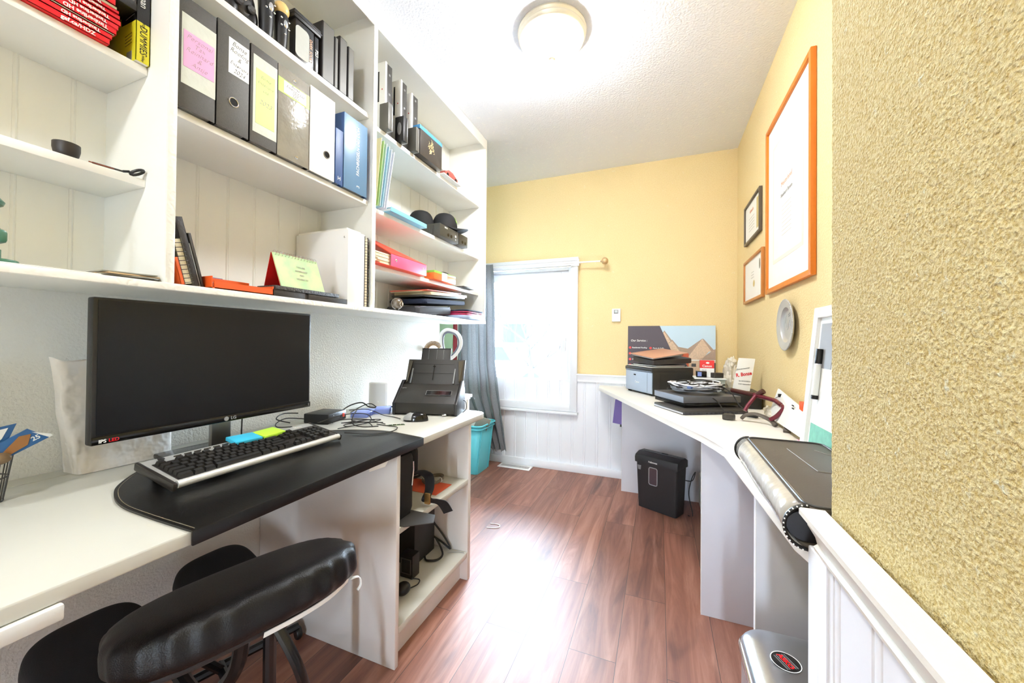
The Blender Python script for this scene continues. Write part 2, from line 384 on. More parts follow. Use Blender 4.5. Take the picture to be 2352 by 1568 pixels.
struct('trim_9', MB().box(0.226, 0.70, 0, 0.262, 0.742, 0.732, b=0.003), 'cold_white')
struct('baseboard_far', MB().box(-2.0, 2.995, 0, XR, 3.016, 0.062, b=0.004), 'cold_white')
# ---------------------------------------------------------------- window
struct('fill_window', MB().box(BX0, YB - .08, BZ0, BX0 + .05, YB - .02, BZ1).box(BX1 - .05, YB - .08, BZ0, BX1, YB - .02, BZ1).box(BX0 + .05, YB - .08, BZ0, BX1 - .05, YB - .02, BZ0 + .05).box(BX0 + .05, YB - .08, BZ1 - .05, BX1 - .05, YB - .02, BZ1), 'white_vinyl', 'white window frame added behind the camera to let in fill light')  # frame of the added fill opening, never in view
wn = thing('window_1', 'white framed window in the far wall looking out on snow', 'window', (-1.2, 3.03, 0.486)); wn['kind'] = 'structure'
b = MB()   # casing
b.box(WX1 - 0.012, 2.992, 0.486, -0.6145, 3.028, 1.735, b=0.003); b.box(-1.70, 2.992, 0.486, -1.648, 3.028, 1.735, b=0.003)
b.box(-1.648, 2.992, 1.675, WX1 - 0.012, 3.028, 1.735, b=0.003); b.box(-1.648, 2.992, 0.486, WX1 - 0.012, 3.028, 0.545, b=0.003)
b.box(-1.705, 2.984, 1.712, -0.608, 3.028, 1.742, b=0.003)
b.build('casing', 'white_vinyl', wn)
MB().box(-1.705, 2.975, 0.462, -0.606, 3.03, 0.484, b=0.004).build('window_sill', 'white_vinyl', wn)
def ring4(b, x0, z0, x1, z1, wd, y0, y1, bv=0.003):
    b.box(x0, y0, z0, x0 + wd, y1, z1, b=bv); b.box(x1 - wd, y0, z0, x1, y1, z1, b=bv)
    b.box(x0 + wd, y0, z1 - wd, x1 - wd, y1, z1, b=bv); b.box(x0 + wd, y0, z0, x1 - wd, y1, z0 + wd, b=bv); return b
ring4(MB(), -1.648, 0.545, -0.672, 1.675, 0.028, 3.035, 3.12).build('window_frame', 'white_vinyl', wn)
sash = ring4(MB(), -1.618, 0.575, -0.702, 1.645, 0.062, 3.05, 3.105).build('sash', 'white_vinyl', wn)
MB().box(-0.735, 3.037, 0.98, -0.722, 3.05, 1.10, b=0.004).box(-0.738, 3.03, 1.06, -0.719, 3.05, 1.085, b=0.004).build('window_handle', 'white_gloss', sash)
gm = bpy.data.materials.new('window_glass'); gm.use_nodes = True; _N = gm.node_tree.nodes; _L = gm.node_tree.links
_t = _N.new('ShaderNodeBsdfTransparent'); _t.inputs[0].default_value = (0.97, 0.985, 1, 1); _g = _N.new('ShaderNodeBsdfGlossy'); _g.inputs['Roughness'].default_value = 0.02
_f = _N.new('ShaderNodeFresnel'); _f.inputs[0].default_value = 1.45; _s = _N.new('ShaderNodeMixShader')
_L.new(_f.outputs[0], _s.inputs[0]); _L.new(_t.outputs[0], _s.inputs[1]); _L.new(_g.outputs[0], _s.inputs[2]); _L.new(_s.outputs[0], _N['Material Output'].inputs[0]); _M['window_glass'] = gm
MB().box(-1.558, 3.075, 0.635, -0.762, 3.081, 1.585).build('pane', 'window_glass', wn)
# ---------------------------------------------------------------- outdoors
M('snow', '#f4f6fa', 0.8, bump=0.3, bs=3, bd=0.05, var=0.02); M('siding', '#d8dde6', 0.7, var=0.03); M('far_dark', '#15181d', 0.8, spec=.1); M('bark', '#1b1a19', 0.95, spec=.1)
b = MB(); b.grid(60, 50, lambda u, v: Vector((-16 + u * 26, 3.4 + v * 22, -0.35 + 0.18 * noise.noise(Vector((u * 9, v * 8, 1))))))
struct('ground', b, 'snow')
struct('bounce_ground', MB().box(-10, -14, -.5, 8, YB - .12, -.35), 'snow')  # unseen snow added to bounce light in through the back opening
hs = thing('neighbour_house', 'pale snow covered house seen through the window', 'house', (-6.0, 14.0, -0.35))
MB().box(-11.5, 14, -0.4, -3.2, 20, 2.3).build('wall', 'siding', hs)
MB().prism([(-12, 13.5), (-2.8, 13.5), (-2.8, 20.5), (-12, 20.5)], 2.3, 2.55).add([(-12, 13.5, 2.55), (-2.8, 13.5, 2.55), (-2.8, 20.5, 2.55), (-12, 20.5, 2.55), (-12, 17, 4.6), (-2.8, 17, 4.6)], [(0, 1, 5, 4), (2, 3, 4, 5), (1, 2, 5), (3, 0, 4), (0, 3, 2, 1)]).build('roof', 'snow', hs)
MB().box(-5.9, 13.93, 0.8, -4.9, 14.02, 1.75, b=0.02).build('window', 'far_dark', hs)
MB().box(-5.5, 13.9, -0.3, -4.6, 14.02, 0.55, b=0.02).build('door', 'far_dark', hs)
ca = thing('parked_car', 'snow covered car parked outside the window', 'car', (-4.4, 10.0, -0.35))
b = MB(); b.prism([(-2.1, 0.15), (2.1, 0.15), (2.1, 0.75), (1.3, 0.85), (0.8, 1.35), (-1.1, 1.35), (-1.7, 0.85), (-2.1, 0.8)], -0.8, 0.8, b=0.08, T=Matrix.Translation((-4.4, 10.0, -0.35)) @ Matrix.Rotation(radians(90), 4, 'X'))
b.build('body', 'snow', ca)
b = MB(); b.prism([(0.75, 0.88), (0.5, 1.25), (-0.9, 1.25), (-1.4, 0.9)], -0.82, 0.82, T=Matrix.Translation((-4.4, 10.0, -0.35)) @ Matrix.Rotation(radians(90), 4, 'X')); b.build('side_window', 'far_dark', ca)
for dx in (-1.35, 1.35):
    for dy in (-0.8, 0.8):
        MB().lathe([(0.0001, -0.1), (0.3, -0.1), (0.33, 0), (0.3, 0.1), (0.0001, 0.1)], 20, T=Matrix.Translation((-4.4 + dx, 10 + dy, -0.05)) @ Matrix.Rotation(radians(90), 4, 'X')).build('wheel', 'far_dark', ca)
tr = thing('bare_tree', 'bare frosted tree with thin branches outside the window', 'tree', (-2.9, 8.5, -0.4))
b = MB(); b.tube([(-2.9, 8.5, -0.5), (-2.85, 8.5, 0.4), (-2.95, 8.5, 1.0)], [0.09, 0.05], 8, k=4); b.build('trunk', 'bark', tr)
random.seed(3)
def branch(b, p, d, l, r, dep):
    q = p + d * l; b.tube([p, (p + q) / 2 + Vector((random.uniform(-.05, .05), 0, random.uniform(-.03, .05))) * l, q], [r, r * .6], 5)
    if dep:
        for _ in range(3):
            nd = (d + Vector((random.uniform(-.8, .8), random.uniform(-.5, .5), random.uniform(-.3, .6)))).normalized(); branch(b, q, nd, l * .72, r * .6, dep - 1)
b = MB()
for a in range(5): branch(b, Vector((-2.92, 8.5, 0.3 + a * .17)), Vector((cos(a * 2.4) * .9, sin(a * 2.4) * .5, .7)).normalized(), .55, .03, 3)
b.build('branches', 'bark', tr)
# ---------------------------------------------------------------- ceiling lights
M('lamp_glass', LAMPCOL, 0.4, emit=LAMP, var=0.0); M('lamp_metal', '#f3eedc', 0.35, metal=0.3)
def light(x, y):
    t = thing('ceiling_light', 'round flush ceiling light with glowing glass bowl and finial', 'ceiling light', (x, y, 2.29))
    T = Matrix.Translation((x, y, 0))
    MB().lathe([(0.0001, 2.439), (0.150, 2.439), (0.153, 2.43), (0.148, 2.422), (0.150, 2.414), (0.146, 2.404), (0.140, 2.398), (0.132, 2.396), (0.130, 2.402), (0.0001, 2.41)], 48, T=T).build('fitting_pan', 'lamp_metal', t)
    MB().lathe([(0.0001, 2.322)] + [(0.127 * sin(radians(a)), 2.397 - 0.075 * cos(radians(a))) for a in range(8, 91, 8)] + [(0.127, 2.4), (0.0001, 2.4)], 48, T=T).build('glass_bowl', 'lamp_glass', t)
    MB().lathe([(0.0001, 2.323), (0.016, 2.321), (0.017, 2.316), (0.009, 2.312), (0.006, 2.306), (0.0075, 2.300), (0.004, 2.294), (0.0001, 2.290)], 16, T=T).build('finial', 'lamp_metal', t)
    return t
l1 = light(-0.4536, 1.60)
fill_light = copy_tree(l1); fill_light.location = (-0.55, -0.75, 2.29); fill_light['label'] = 'round flush ceiling light added unseen behind the camera for fill light'  # unseen copy of the fixture, added as fill light
# ================================================================ upper wall bookcase
XF = -1.1125
cab = thing('wall_bookcase', 'white painted three bay wall bookcase hung above the left desk up to the ceiling', 'bookcase', (-1.27, 1.1, 1.1714))
cbm = 'cabinet_paint'
# carved strip material
def carved():
    m = M('carved_paint', '#efeee6', 0.42).copy(); m.name = 'carved_trim'; N = m.node_tree.nodes; L = m.node_tree.links; p = N['Principled BSDF']
    tc = N.new('ShaderNodeTexCoord'); wv = N.new('ShaderNodeTexWave'); wv.wave_type = 'RINGS'; wv.inputs['Scale'].default_value = 9; wv.inputs['Distortion'].default_value = 6; wv.inputs['Detail'].default_value = 1; wv.inputs['Detail Scale'].default_value = 6
    L.new(tc.outputs['Object'], wv.inputs[0]); bp = N.new('ShaderNodeBump'); bp.inputs['Strength'].default_value = 0.45; bp.inputs['Distance'].default_value = 0.002
    L.new(wv.outputs[1], bp.inputs['Height']); L.new(bp.outputs[0], p.inputs['Normal']); _M['carved_trim'] = m
carved()
bead(-0.12, 2.32, 1.19, 2.43, 0.0925, lambda u, d, z: (-1.40 + d, u, z), start=0.03, g=0.0013, gap=0.004).build('back_panel', cbm, cab)
MB().box(-1.4195, -0.12, 1.1714, XF, 2.3185, 1.1899, b=0.002).build('bottom_board', cbm, cab)
MB().box(-1.4195, -0.12, 2.418, XF - 0.002, 2.3185, 2.4385).build('top_board', cbm, cab)
for y0, y1 in ((-0.12, -0.10), (0.530, 0.547), (1.2225, 1.2425), (2.295, 2.316)):
    p = MB().box(-1.40, y0, 1.19, XF - 0.006, y1, 2.418).build('side_panel', cbm, cab)
    MB().box(XF - 0.006, y0 - 0.001, 1.19, XF, y1 + 0.001, 2.372, b=0.0015).build('carved_strip', 'carved_trim', p)
MB().box(XF - 0.004, -0.12, 1.1725, XF + 0.004, 2.317, 1.1895, b=0.0015).build('bottom_rail', 'carved_trim', cab)
MB().box(XF - 0.006, -0.12, 2.372, XF, 2.317, 2.4385, b=0.0015).build('top_rail', 'cabinet_paint', cab)
for (y0, y1, z, xf, n) in ((-0.10, 0.53, 1.7359, -1.2057, 0), (-0.10, 0.53, 1.4527, -1.2057, 1), (0.547, 1.2225, 2.0016, -1.136, 0), (0.547, 1.2225, 1.6370, -1.136, 1),
                           (1.2425, 2.295, 1.992, -1.155, 0), (1.2425, 2.295, 1.632, -1.155, 1), (1.2425, 2.295, 1.385, -1.155, 2)):
    s = MB().box(-1.40, y0, z - 0.020, xf, y1, z, b=0.002).build('shelf', cbm, cab)
# ================================================================ bay B: lever arch files on the middle shelf
M('mottled_grey', '#47443e', 0.5, bump=0.3, bs=700, var=0.25, vs=220); M('clear_sleeve', '#cfd3c9', 0.15, bump=0.5, bs=30, bd=0.004, var=0.08, vs=25)
M('pink_paper', '#d9a3cb', 0.5, var=0.05); M('green_paper', '#c6e07e', 0.5, var=0.05); M('lime', '#a5dc3c', 0.45); M('label_white', '#f0f1ee', 0.5)
M('binder_dark', '#1d1815', 0.5, bump=0.2, bs=200); M('grey_sleeve', '#8d887c', 0.18, bump=0.6, bs=25, bd=0.005, var=0.2, vs=18)
M('binder_blue', '#33507f', 0.45, bump=0.2, bs=300); M('spine_blue', '#5c7f9e', 0.35, var=0.08); M('white_sleeve', '#f0eee8', 0.18, bump=0.6, bs=22, bd=0.004)
XB = -1.1225; ZB = 1.6375
def lever(y0, y1, z1, side, spine, label, name='lever_arch_file', d=0.262, zb=ZB, xf=XB, rim='grey_metal', ring=True, hy=None):
    t = thing(name, label, 'binder', (xf - d / 2, (y0 + y1) / 2, zb), group='lever arch files on the middle shelf')
    c = 0.0022
    MB().box(xf - d, y0, zb, xf - 0.002, y0 + c, z1).box(xf - d, y1 - c, zb, xf - 0.002, y1, z1).build('cover', side, t)
    MB().box(xf - 0.0025, y0, zb, xf, y1, z1, b=0.001).build('spine', spine, t)
    MB().box(xf - d + 0.012, y0 + c + 0.001, zb + 0.008, xf - 0.02, y1 - c - 0.001, z1 - 0.012).build('paper_block', 'paper', t)
    if ring:
        yc = hy or (y0 + y1) / 2; zc = zb + 0.085
        MB().lathe([(0.0105, 0), (0.0135, 0), (0.0135, 0.0016), (0.012, 0.0024), (0.0105, 0.0016)], 24, T=PX(xf, yc, zc)).build('finger_ring', rim, t)
        MB().lathe([(0.0001, 0), (0.0105, 0), (0.0105, 0.0004), (0.0001, 0.0004)], 24, T=PX(xf, yc, zc)).build('finger_hole', 'black_gloss', t)
    return t
def lab(t, y0, y1, z0, z1, m, name='label', xf=XB, k=1, parent=None):
    return MB().box(xf, y0, z0, xf + 0.0006 * k, y1, z1).build(name, m, parent or t)
t = lever(0.551, 0.636, 1.925, 'binder_dark', 'mottled_grey', 'wide grey mottled file with a pink label at the left end of the middle shelf', ring=False)
l = lab(t, 0.558, 0.636, 1.700, 1.880, 'clear_sleeve'); l2_ = MB().box(XB + .0006, 0.562, 1.745, XB + .0012, 0.632, 1.838).build('pink_label', 'pink_paper', l); l2_['label'] = 'pink handwritten label'
for i, s in enumerate(('Personal', 'Tax', 'Reinhard', '&', 'Antje')): text(s, 0.017, PX(XB + 0.0014, 0.597, 1.825 - i * 0.0165, 0), 'ink_faint', l, shear=0.35, off=-.0005)
t = lever(0.640, 0.7245, 1.931, 'binder_dark', 'mottled_grey', 'grey mottled lever arch file with a white handwritten 2024 label', rim='chrome', hy=0.683)
l = lab(t, 0.668, 0.7235, 1.800, 1.900, 'label_white', 'white_label')
for i, (s, q) in enumerate((('Bonse', .019), ('Roofing', .019), ('&', .018), ('Exteriors', .0155), ('2024', .018))): text(s, q, PX(XB + 0.001, 0.696, 1.886 - i * 0.0185, -4), 'ink_blue', l, shear=0.3, sx=.85, off=-.0005)
t = lever(0.729, 0.811, 1.928, 'binder_dark', 'mottled_grey', 'slim grey file with a pale green label and white paper in its sleeve', ring=False)
l = lab(t, 0.736, 0.810, 1.672, 1.902, 'clear_sleeve', 'sleeve'); l2_ = MB().box(XB + .0006, 0.744, 1.700, XB + .0012, 0.802, 1.865).build('green_label', 'green_paper', l)
for i, (s, q) in enumerate((('Bonse', .013), ('Exteriors', .013), ('Ltd', .013), ('', .01), ('2023', .02))): 
    if s: text(s, q, PX(XB + 0.0014, 0.773, 1.845 - i * 0.019, -3), 'ink_faint', l, shear=0.3, off=-.0004)
t = lever(0.8135, 0.926, 1.928, 'binder_dark', 'grey_sleeve', 'grey file in a glossy sleeve with a bright lime band dated 2020 and 2021', ring=False)
l = lab(t, 0.8135, 0.926, 1.842, 1.888, 'lime', 'lime_band'); l2_ = MB().box(XB + .0006, 0.832, 1.846, XB + .0014, 0.912, 1.885).build('white_label', 'label_white', l)
for i, s in enumerate(('Bonse', 'Exteriors Ltd', '2020', '2021')): text(s, 0.0118, PX(XB + 0.0018, 0.872, 1.880 - i * 0.0098, -3), 'ink', l, shear=0.3, off=-.0003)
for q in ((.87, 1.905), (.88, 1.657)): MB().lathe([(0.003, 0), (0.0055, 0.001), (0.0055, 0)], 14, T=PX(XB, q[0], q[1])).build('rivet', 'chrome', t)
t = lever(0.930, 1.035, 1.934, 'white_gloss', 'white_sleeve', 'white lever arch file in a crinkled clear sleeve', rim='grey_metal', hy=1.0)
t = lever(1.040, 1.075, 1.845, 'binder_blue', 'binder_blue', 'narrow dark blue book squeezed between the white file and a big blue binder', ring=False)
text('H', 0.02, PX(XB + .0006, 1.057, 1.66), 'print_white', t)
t = lever(1.079, 1.200, 1.927, 'binder_blue', 'spine_blue', 'thick blue binder with pale printed spine at the right end of the middle shelf', ring=False, d=.275)
text('FACHREGELN DES DDH', 0.021, PX(XB + .0006, 1.150, 1.805, 90), 'print_white', t, sx=.86); text('3', 0.022, PX(XB + .0006, 1.152, 1.665, 90), 'print_white', t)
for z in (1.70, 1.83): MB().ell((XB - 0.02, 1.0785, z), (.004, .0012, .004), 10, 6).build('rivet', 'chrome', t)
# ---- top shelf of bay B
ZT = 2.0022; k_ = -1.14
def slabthing(name, label, ct, x0, y0, z0, x1, y1, z1, m, b=0.002, group=None):
    t = thing(name, label, ct, ((x0 + x1) / 2, (y0 + y1) / 2, z0), group=group)
    MB().box(x0, y0, z0, x1, y1, z1, b=b).build('case', m, t); return t
M('case_black', '#191716', 0.35, bump=0.15, bs=300); M('clear_plastic', '#b9bcb6', 0.1, bump=0.4, bs=18, bd=0.006, var=0.15, vs=12); M('bulb_amber', '#e3c27e', 0.35, var=0.08)
def pad(yc, zc, label):
    t = thing('game_controller', label, 'controller', (-1.19, yc, zc), group='black game controllers on the top shelf')
    b = MB(); b.ell((-1.19, yc, zc + .075), (.028, .045, .060)); b.ell((-1.185, yc - .030, zc + .04), (.020, .020, .040)); b.ell((-1.185, yc + .030, zc + .04), (.020, .020, .040)); b.build('body', 'black_plastic', t)
    b = MB(); [b.ell((-1.163, yc + dy, zc + .085 + dz), (.006, .006, .006), 10, 6) for dy, dz in ((.0, .012), (.012, 0), (-.012, 0), (0, -.012))]; b.build('buttons', 'chrome', t)
    b = MB(); [b.lathe([(.011, 0), (.012, .006), (.008, .012), (.0001, .012)], 14, T=PX(-1.165, yc + dy, zc + .055)) for dy in (-.018, .018)]; b.build('thumbsticks', 'dark_grey', t)
pad(0.620, ZT, 'black game controller lying at the left of the top shelf beside a file'); pad(0.735, ZT, 'second black game controller on the top shelf nearer the amber ball')
def wand(yc, label, ball=True, h=.125, x=-1.165):
    t = thing('motion_controller', label, 'controller', (x, yc, ZT), group='motion controllers on the top shelf')
    MB().lathe([(0.0001, 0), (.016, .002), (.019, .03), (.021, .08), (.023, h - .01), (.020, h), (.0001, h)], 24, T=Matrix.Translation((x, yc, ZT))).build('handle', 'black_plastic', t)
    MB().ell((x + .021, yc + .002, ZT + h * .72), (.004, .008, .014)).build('thumb_button', 'chrome', t)
    b = MB(); [b.ell((x + .021, yc + dy, ZT + h * .72 + dz), (.003, .0035, .0035), 8, 6) for dy, dz in ((-.013, .012), (.013, .012), (-.013, -.012), (.013, -.012), (0, -.034))]; b.build('small_buttons', 'chrome', t)
    if ball: MB().ell((x, yc, ZT + h + .018), (.024, .024, .025), 24, 14).build('light_ball', 'bulb_amber', t)
wand(0.800, 'black motion controller without a ball, left of the one with the amber ball', False, .14); wand(0.850, 'black motion controller topped with an amber ball', True, .118)
t = thing('game_box', 'clear fronted game box with a curved window under a flat black case', 'box', (-1.2, 0.93, ZT))
MB().box(-1.30, 0.885, ZT, -1.142, 0.958, ZT + .135, b=.003).build('box_body', 'case_black', t)
b = MB(); b.prism(rrect(-.028, -.055, .024, .05, .014), 0, .0012, T=PX(-1.1418, 0.913, ZT + .066)); b.build('curved_window', 'clear_plastic', t)
MB().prism(rrect(-.07, -.06, .05, .055, .02), 0, .0012, T=NY(-1.22, 0.8848, ZT + .066)).build('side_window', 'clear_plastic', t)
M('title_orange', '#e8b79a', 0.5)
text('DARK SOULS', 0.015, PX(-1.1405, 0.9435, ZT + .062, -90), 'title_orange', t, sx=.9)
t = slabthing('game_case', 'black game case with printed spine standing beside the clear fronted box', 'case', -1.30, 0.9585, ZT, -1.1405, 0.975, ZT + .128, 'case_black'); text('PS3', 0.017, PX(-1.1400, 0.9668, ZT + .070, -90), 'print_white', t)
t = thing('carrying_case', 'flat black case with a ridge resting on top of the game box', 'case', (-1.22, 0.93, ZT + .136)); MB().box(-1.31, 0.878, ZT + .136, -1.139, 0.985, ZT + .163, b=.004).box(-1.31, 0.876, ZT + .147, -1.137, 0.987, ZT + .151, b=.0015).build('shell', 'black_plastic', t)
M('worn_olive', '#55524a', 0.45, var=.1)
for i, (y0, y1, z, lb) in enumerate(((0.990, 1.043, 2.215, 'thickest black binder standing right of the game box'), (1.0445, 1.062, 2.197, 'thin olive black binder right of the thickest black one'), (1.068, 1.105, 2.218, 'black binder standing second from right on the top shelf'), (1.110, 1.140, 2.208, 'slim black binder at the right end of the top shelf'))):
    t = thing('black_binder', lb, 'binder', (-1.25, (y0 + y1) / 2, ZT), group='black binders on the top shelf')
    MB().box(-1.38, y0, ZT, k_, y1, z, b=.003).build('cover', 'binder_dark', t); MB().box(k_ - .0008, y0 + .004, ZT + .004, k_ + .0006, y1 - .003, z - .004).build('spine_label', 'worn_olive', t)
    for zz in (ZT + .05, ZT + .095): text('binder' if False else '· · ·', 0.010, PX(k_ + .001, (y0 + y1) / 2, zz, 90), 'print_grey', t)
# ---- bottom shelf of bay B
Z0 = 1.1905
def leaner(name, label, ct, yb, w, h, a, m, edge=None, d=.20, x1=-1.135, page='paper', wire=False, gap=0.002):
    """upright book leaning by a degrees towards -Y (top goes left); yb = left bottom corner"""
    t = thing(name, label, ct, (x1 - d / 2, yb, Z0), rot=(radians(a), 0, 0))
    X0, X1 = -d / 2, d / 2
    MB().box(X0, 0, 0, X1, gap, h, b=.0006).box(X0, w - gap, 0, X1, w, h, b=.0006).build('cover', m, t, local=True)
    MB().box(X0 + .004, gap, .003, X1 - .003, w - gap, h - .003).build('pages', page, t, local=True)
    if not wire: MB().box(X1 - .002, 0, 0, X1, w, h, b=.0006).build('spine', edge or m, t, local=True)
    else:
        b = MB(); n = int(h / .011)
        for i in range(n): b.tube([Vector((X1 - .004 + .008 * cos(q), w / 2 + (w / 2 + .003) * sin(q), .006 + i * .011)) for q in [2 * pi * j / 10 for j in range(10)]], .0009, 5, closed=True)
        b.build('wire_binding', 'black_cable', t, local=True)
    return t
M('worn_leather', '#2b2624', 0.5, bump=.4, bs=120, var=.3, vs=40); M('cream_page', '#efe3c6', 0.7, var=.06, vs=60); M('orange_card', '#d85a1e', 0.45); M('olive_card', '#4d4a3a', 0.5)
leaner('notebook', 'orange and olive notebook leaning at the far left of the lower shelf', 'notebook', .5665, .009, .068, 14, 'orange_card', d=.18, x1=-1.122)
leaner('spiral_notebook', 'wire bound notebook with cream page edges leaning behind the orange notebook', 'notebook', .5765, .019, .118, 14, 'olive_card', d=.19, x1=-1.125, page='cream_page', wire=True)
leaner('album', 'tall worn black album leaning left on the lower shelf', 'book', .5975, .018, .176, 14, 'worn_leather', d=.21)
leaner('notebook', 'cream paged notebook between the worn album and the grey book', 'notebook', .6165, .004, .115, 14, 'paper', d=.20, x1=-1.14)
leaner('book', 'dark grey book with a blue bookmark leaning on the others', 'book', .6210, .008, .142, 14, 'dark_grey', d=.20, x1=-1.14)
M('orange_box', '#d5531c', 0.35, var=.08); M('purple_box', '#5d3f74', 0.4)
t = thing('cardboard_box', 'open orange cardboard box lying flat with papers inside on the lower shelf', 'box', (-1.2, .72, Z0))
b = MB(); b.box(-1.30, .632, Z0, -1.1175, .806, Z0 + .003).box(-1.30, .632, Z0, -1.297, .806, Z0 + .036).box(-1.30, .632, Z0, -1.1175, .635, Z0 + .033).box(-1.1205, .640, Z0, -1.1175, .806, Z0 + .020).box(-1.30, .803, Z0, -1.1175, .806, Z0 + .028); b.build('tray', 'orange_box', t)
MB().box(-1.21, .628, Z0 + .028, -1.207, .79, Z0 + .040, b=.001).build('flap', 'orange_box', t)
MB().box(-1.29, .645, Z0 + .004, -1.125, .80, Z0 + .019, b=.002).build('paper_stack', 'paper', t)
tag(MB().box(-1.29, .70, Z0 + .0205, -1.26, .745, Z0 + .050, b=.002).build('small_box', 'purple_box'), 'tiny purple box behind the orange box flap', 'box')
# wooden tray stack and calendar
M('dark_wood', '#2a2420', 0.5, bump=.3, bs=90, var=.2); M('carved_dark', '#3a3530', 0.5, bump=1.0, bs=180, bd=.004, var=.4, vs=90)
tag(MB().box(-1.235, .800, Z0, -1.119, .9195, Z0 + .021, b=.0015).box(-1.235, .930, Z0, -1.117, 1.135, Z0 + .019, b=.0015).box(-1.22, .9195, Z0, -1.12, .930, Z0 + .018).build('dark_box', 'dark_wood'), 'long flat black box at the shelf edge below the desk calendar', 'box')
tag(MB().box(-1.20, .810, Z0 + .0213, -1.1165, 1.060, Z0 + .034, b=.001).build('carved_strip_board', 'carved_dark'), 'narrow dark carved board lying on the flat black box', 'board')
t = thing('desk_calendar', 'tent shaped spiral desk calendar with green watercolour page', 'calendar', (-1.155, .91, Z0 + .0345), rz=0)
ZC = Z0 + .0345; A0, A1 = Vector((-1.122, .835, ZC)), Vector((-1.122, 1.005, ZC)); TP = .108
def quadslab(b, p, th, mi=0):
    p = [Vector(q) for q in p]; n = (p[1] - p[0]).cross(p[3] - p[0]).normalized() * th
    vs = p + [q + n for q in p]; return b.add(vs, [(0, 1, 2, 3), (7, 6, 5, 4), (0, 4, 5, 1), (1, 5, 6, 2), (2, 6, 7, 3), (3, 7, 4, 0)], mi)
M('watercolour', '#cfe6bd', 0.5, var=.0); _w = _M['watercolour']
for n in _w.node_tree.nodes:
    if n.type == 'MIX': n.inputs[6].default_value = hx('#7cc795') + (1,); n.inputs[7].default_value = hx('#e2dba2') + (1,)
    if n.type == 'TEX_NOISE': n.inputs['Scale'].default_value = 22
quadslab(MB(), [(-1.122, .835, ZC), (-1.122, 1.000, ZC), (-1.147, .985, ZC + TP), (-1.147, .820, ZC + TP)], -.004).build('front_pages', 'watercolour', t)
quadslab(MB(), [(-1.205, .835, ZC), (-1.205, 1.000, ZC), (-1.154, .985, ZC + TP), (-1.154, .820, ZC + TP)], .002).build('back_leg', 'red_plastic', t)
quadslab(MB(), [(-1.128, .837, ZC), (-1.128, .998, ZC), (-1.151, .984, ZC + TP - .002), (-1.151, .822, ZC + TP - .002)], -.003).build('red_board', 'red_plastic', t)
b = MB()
for i in range(14):
    y = .829 + i * .0115; b.tube([Vector((-1.150 + .0085 * cos(q), y, ZC + TP - .001 + .0085 * sin(q))) for q in [2 * pi * j / 12 for j in range(12)]], .0008, 5, closed=True)
b.build('spiral', 'chrome', t)
Tc = fr((0, 1, 0), (-.025, -.015, TP), (-1.1338, .905, ZC + .055))
for i, s in enumerate(('YOU ARE', 'DETERMINED', 'AND', 'WILLING TO')): text(s, .0078, Tc @ Matrix.Translation((0.01, .018 - i * .014, .0005)), 'ink_faint', t)
# big white ring binder, cover to the left
t = thing('ring_binder', 'big white ring binder standing at the right of the lower shelf', 'binder', (-1.25, 1.14, Z0))
MB().box(-1.41 + .014, 1.100, Z0, -1.119, 1.1035, Z0 + .291, b=.001).box(-1.396, 1.182, Z0, -1.119, 1.1855, Z0 + .291, b=.001).build('cover', 'white_gloss', t)
MB().box(-1.1195, 1.100, Z0, -1.1165, 1.1855, Z0 + .291, b=.001).build('spine', 'white_gloss', t)
MB().box(-1.390, 1.106, Z0 + .006, -1.13, 1.178, Z0 + .300).build('pages', 'paper', t)
MB().ell((-1.135, 1.0995, Z0 + .262), (.0045, .0015, .0045), 12, 6).build('rivet', 'chrome', t)
t = thing('spiral_notebook', 'black cover wire bound notebook standing right of the white ring binder', 'notebook', (-1.2, 1.205, Z0))
MB().box(-1.37, 1.190, Z0, -1.119, 1.192, Z0 + .287).box(-1.37, 1.207, Z0, -1.119, 1.209, Z0 + .285).build('cover', 'black_plastic', t); MB().box(-1.365, 1.1925, Z0 + .002, -1.121, 1.2065, Z0 + .283).build('pages', 'cream_page', t)
b = MB()
for i in range(24): b.tube([Vector((-1.1185 + .005 * cos(q), 1.202 + .010 * sin(q), Z0 + .008 + i * .0117)) for q in [2 * pi * j / 10 for j in range(10)]], .0009, 5, closed=True)
b.build('wire_binding', 'black_cable', t)
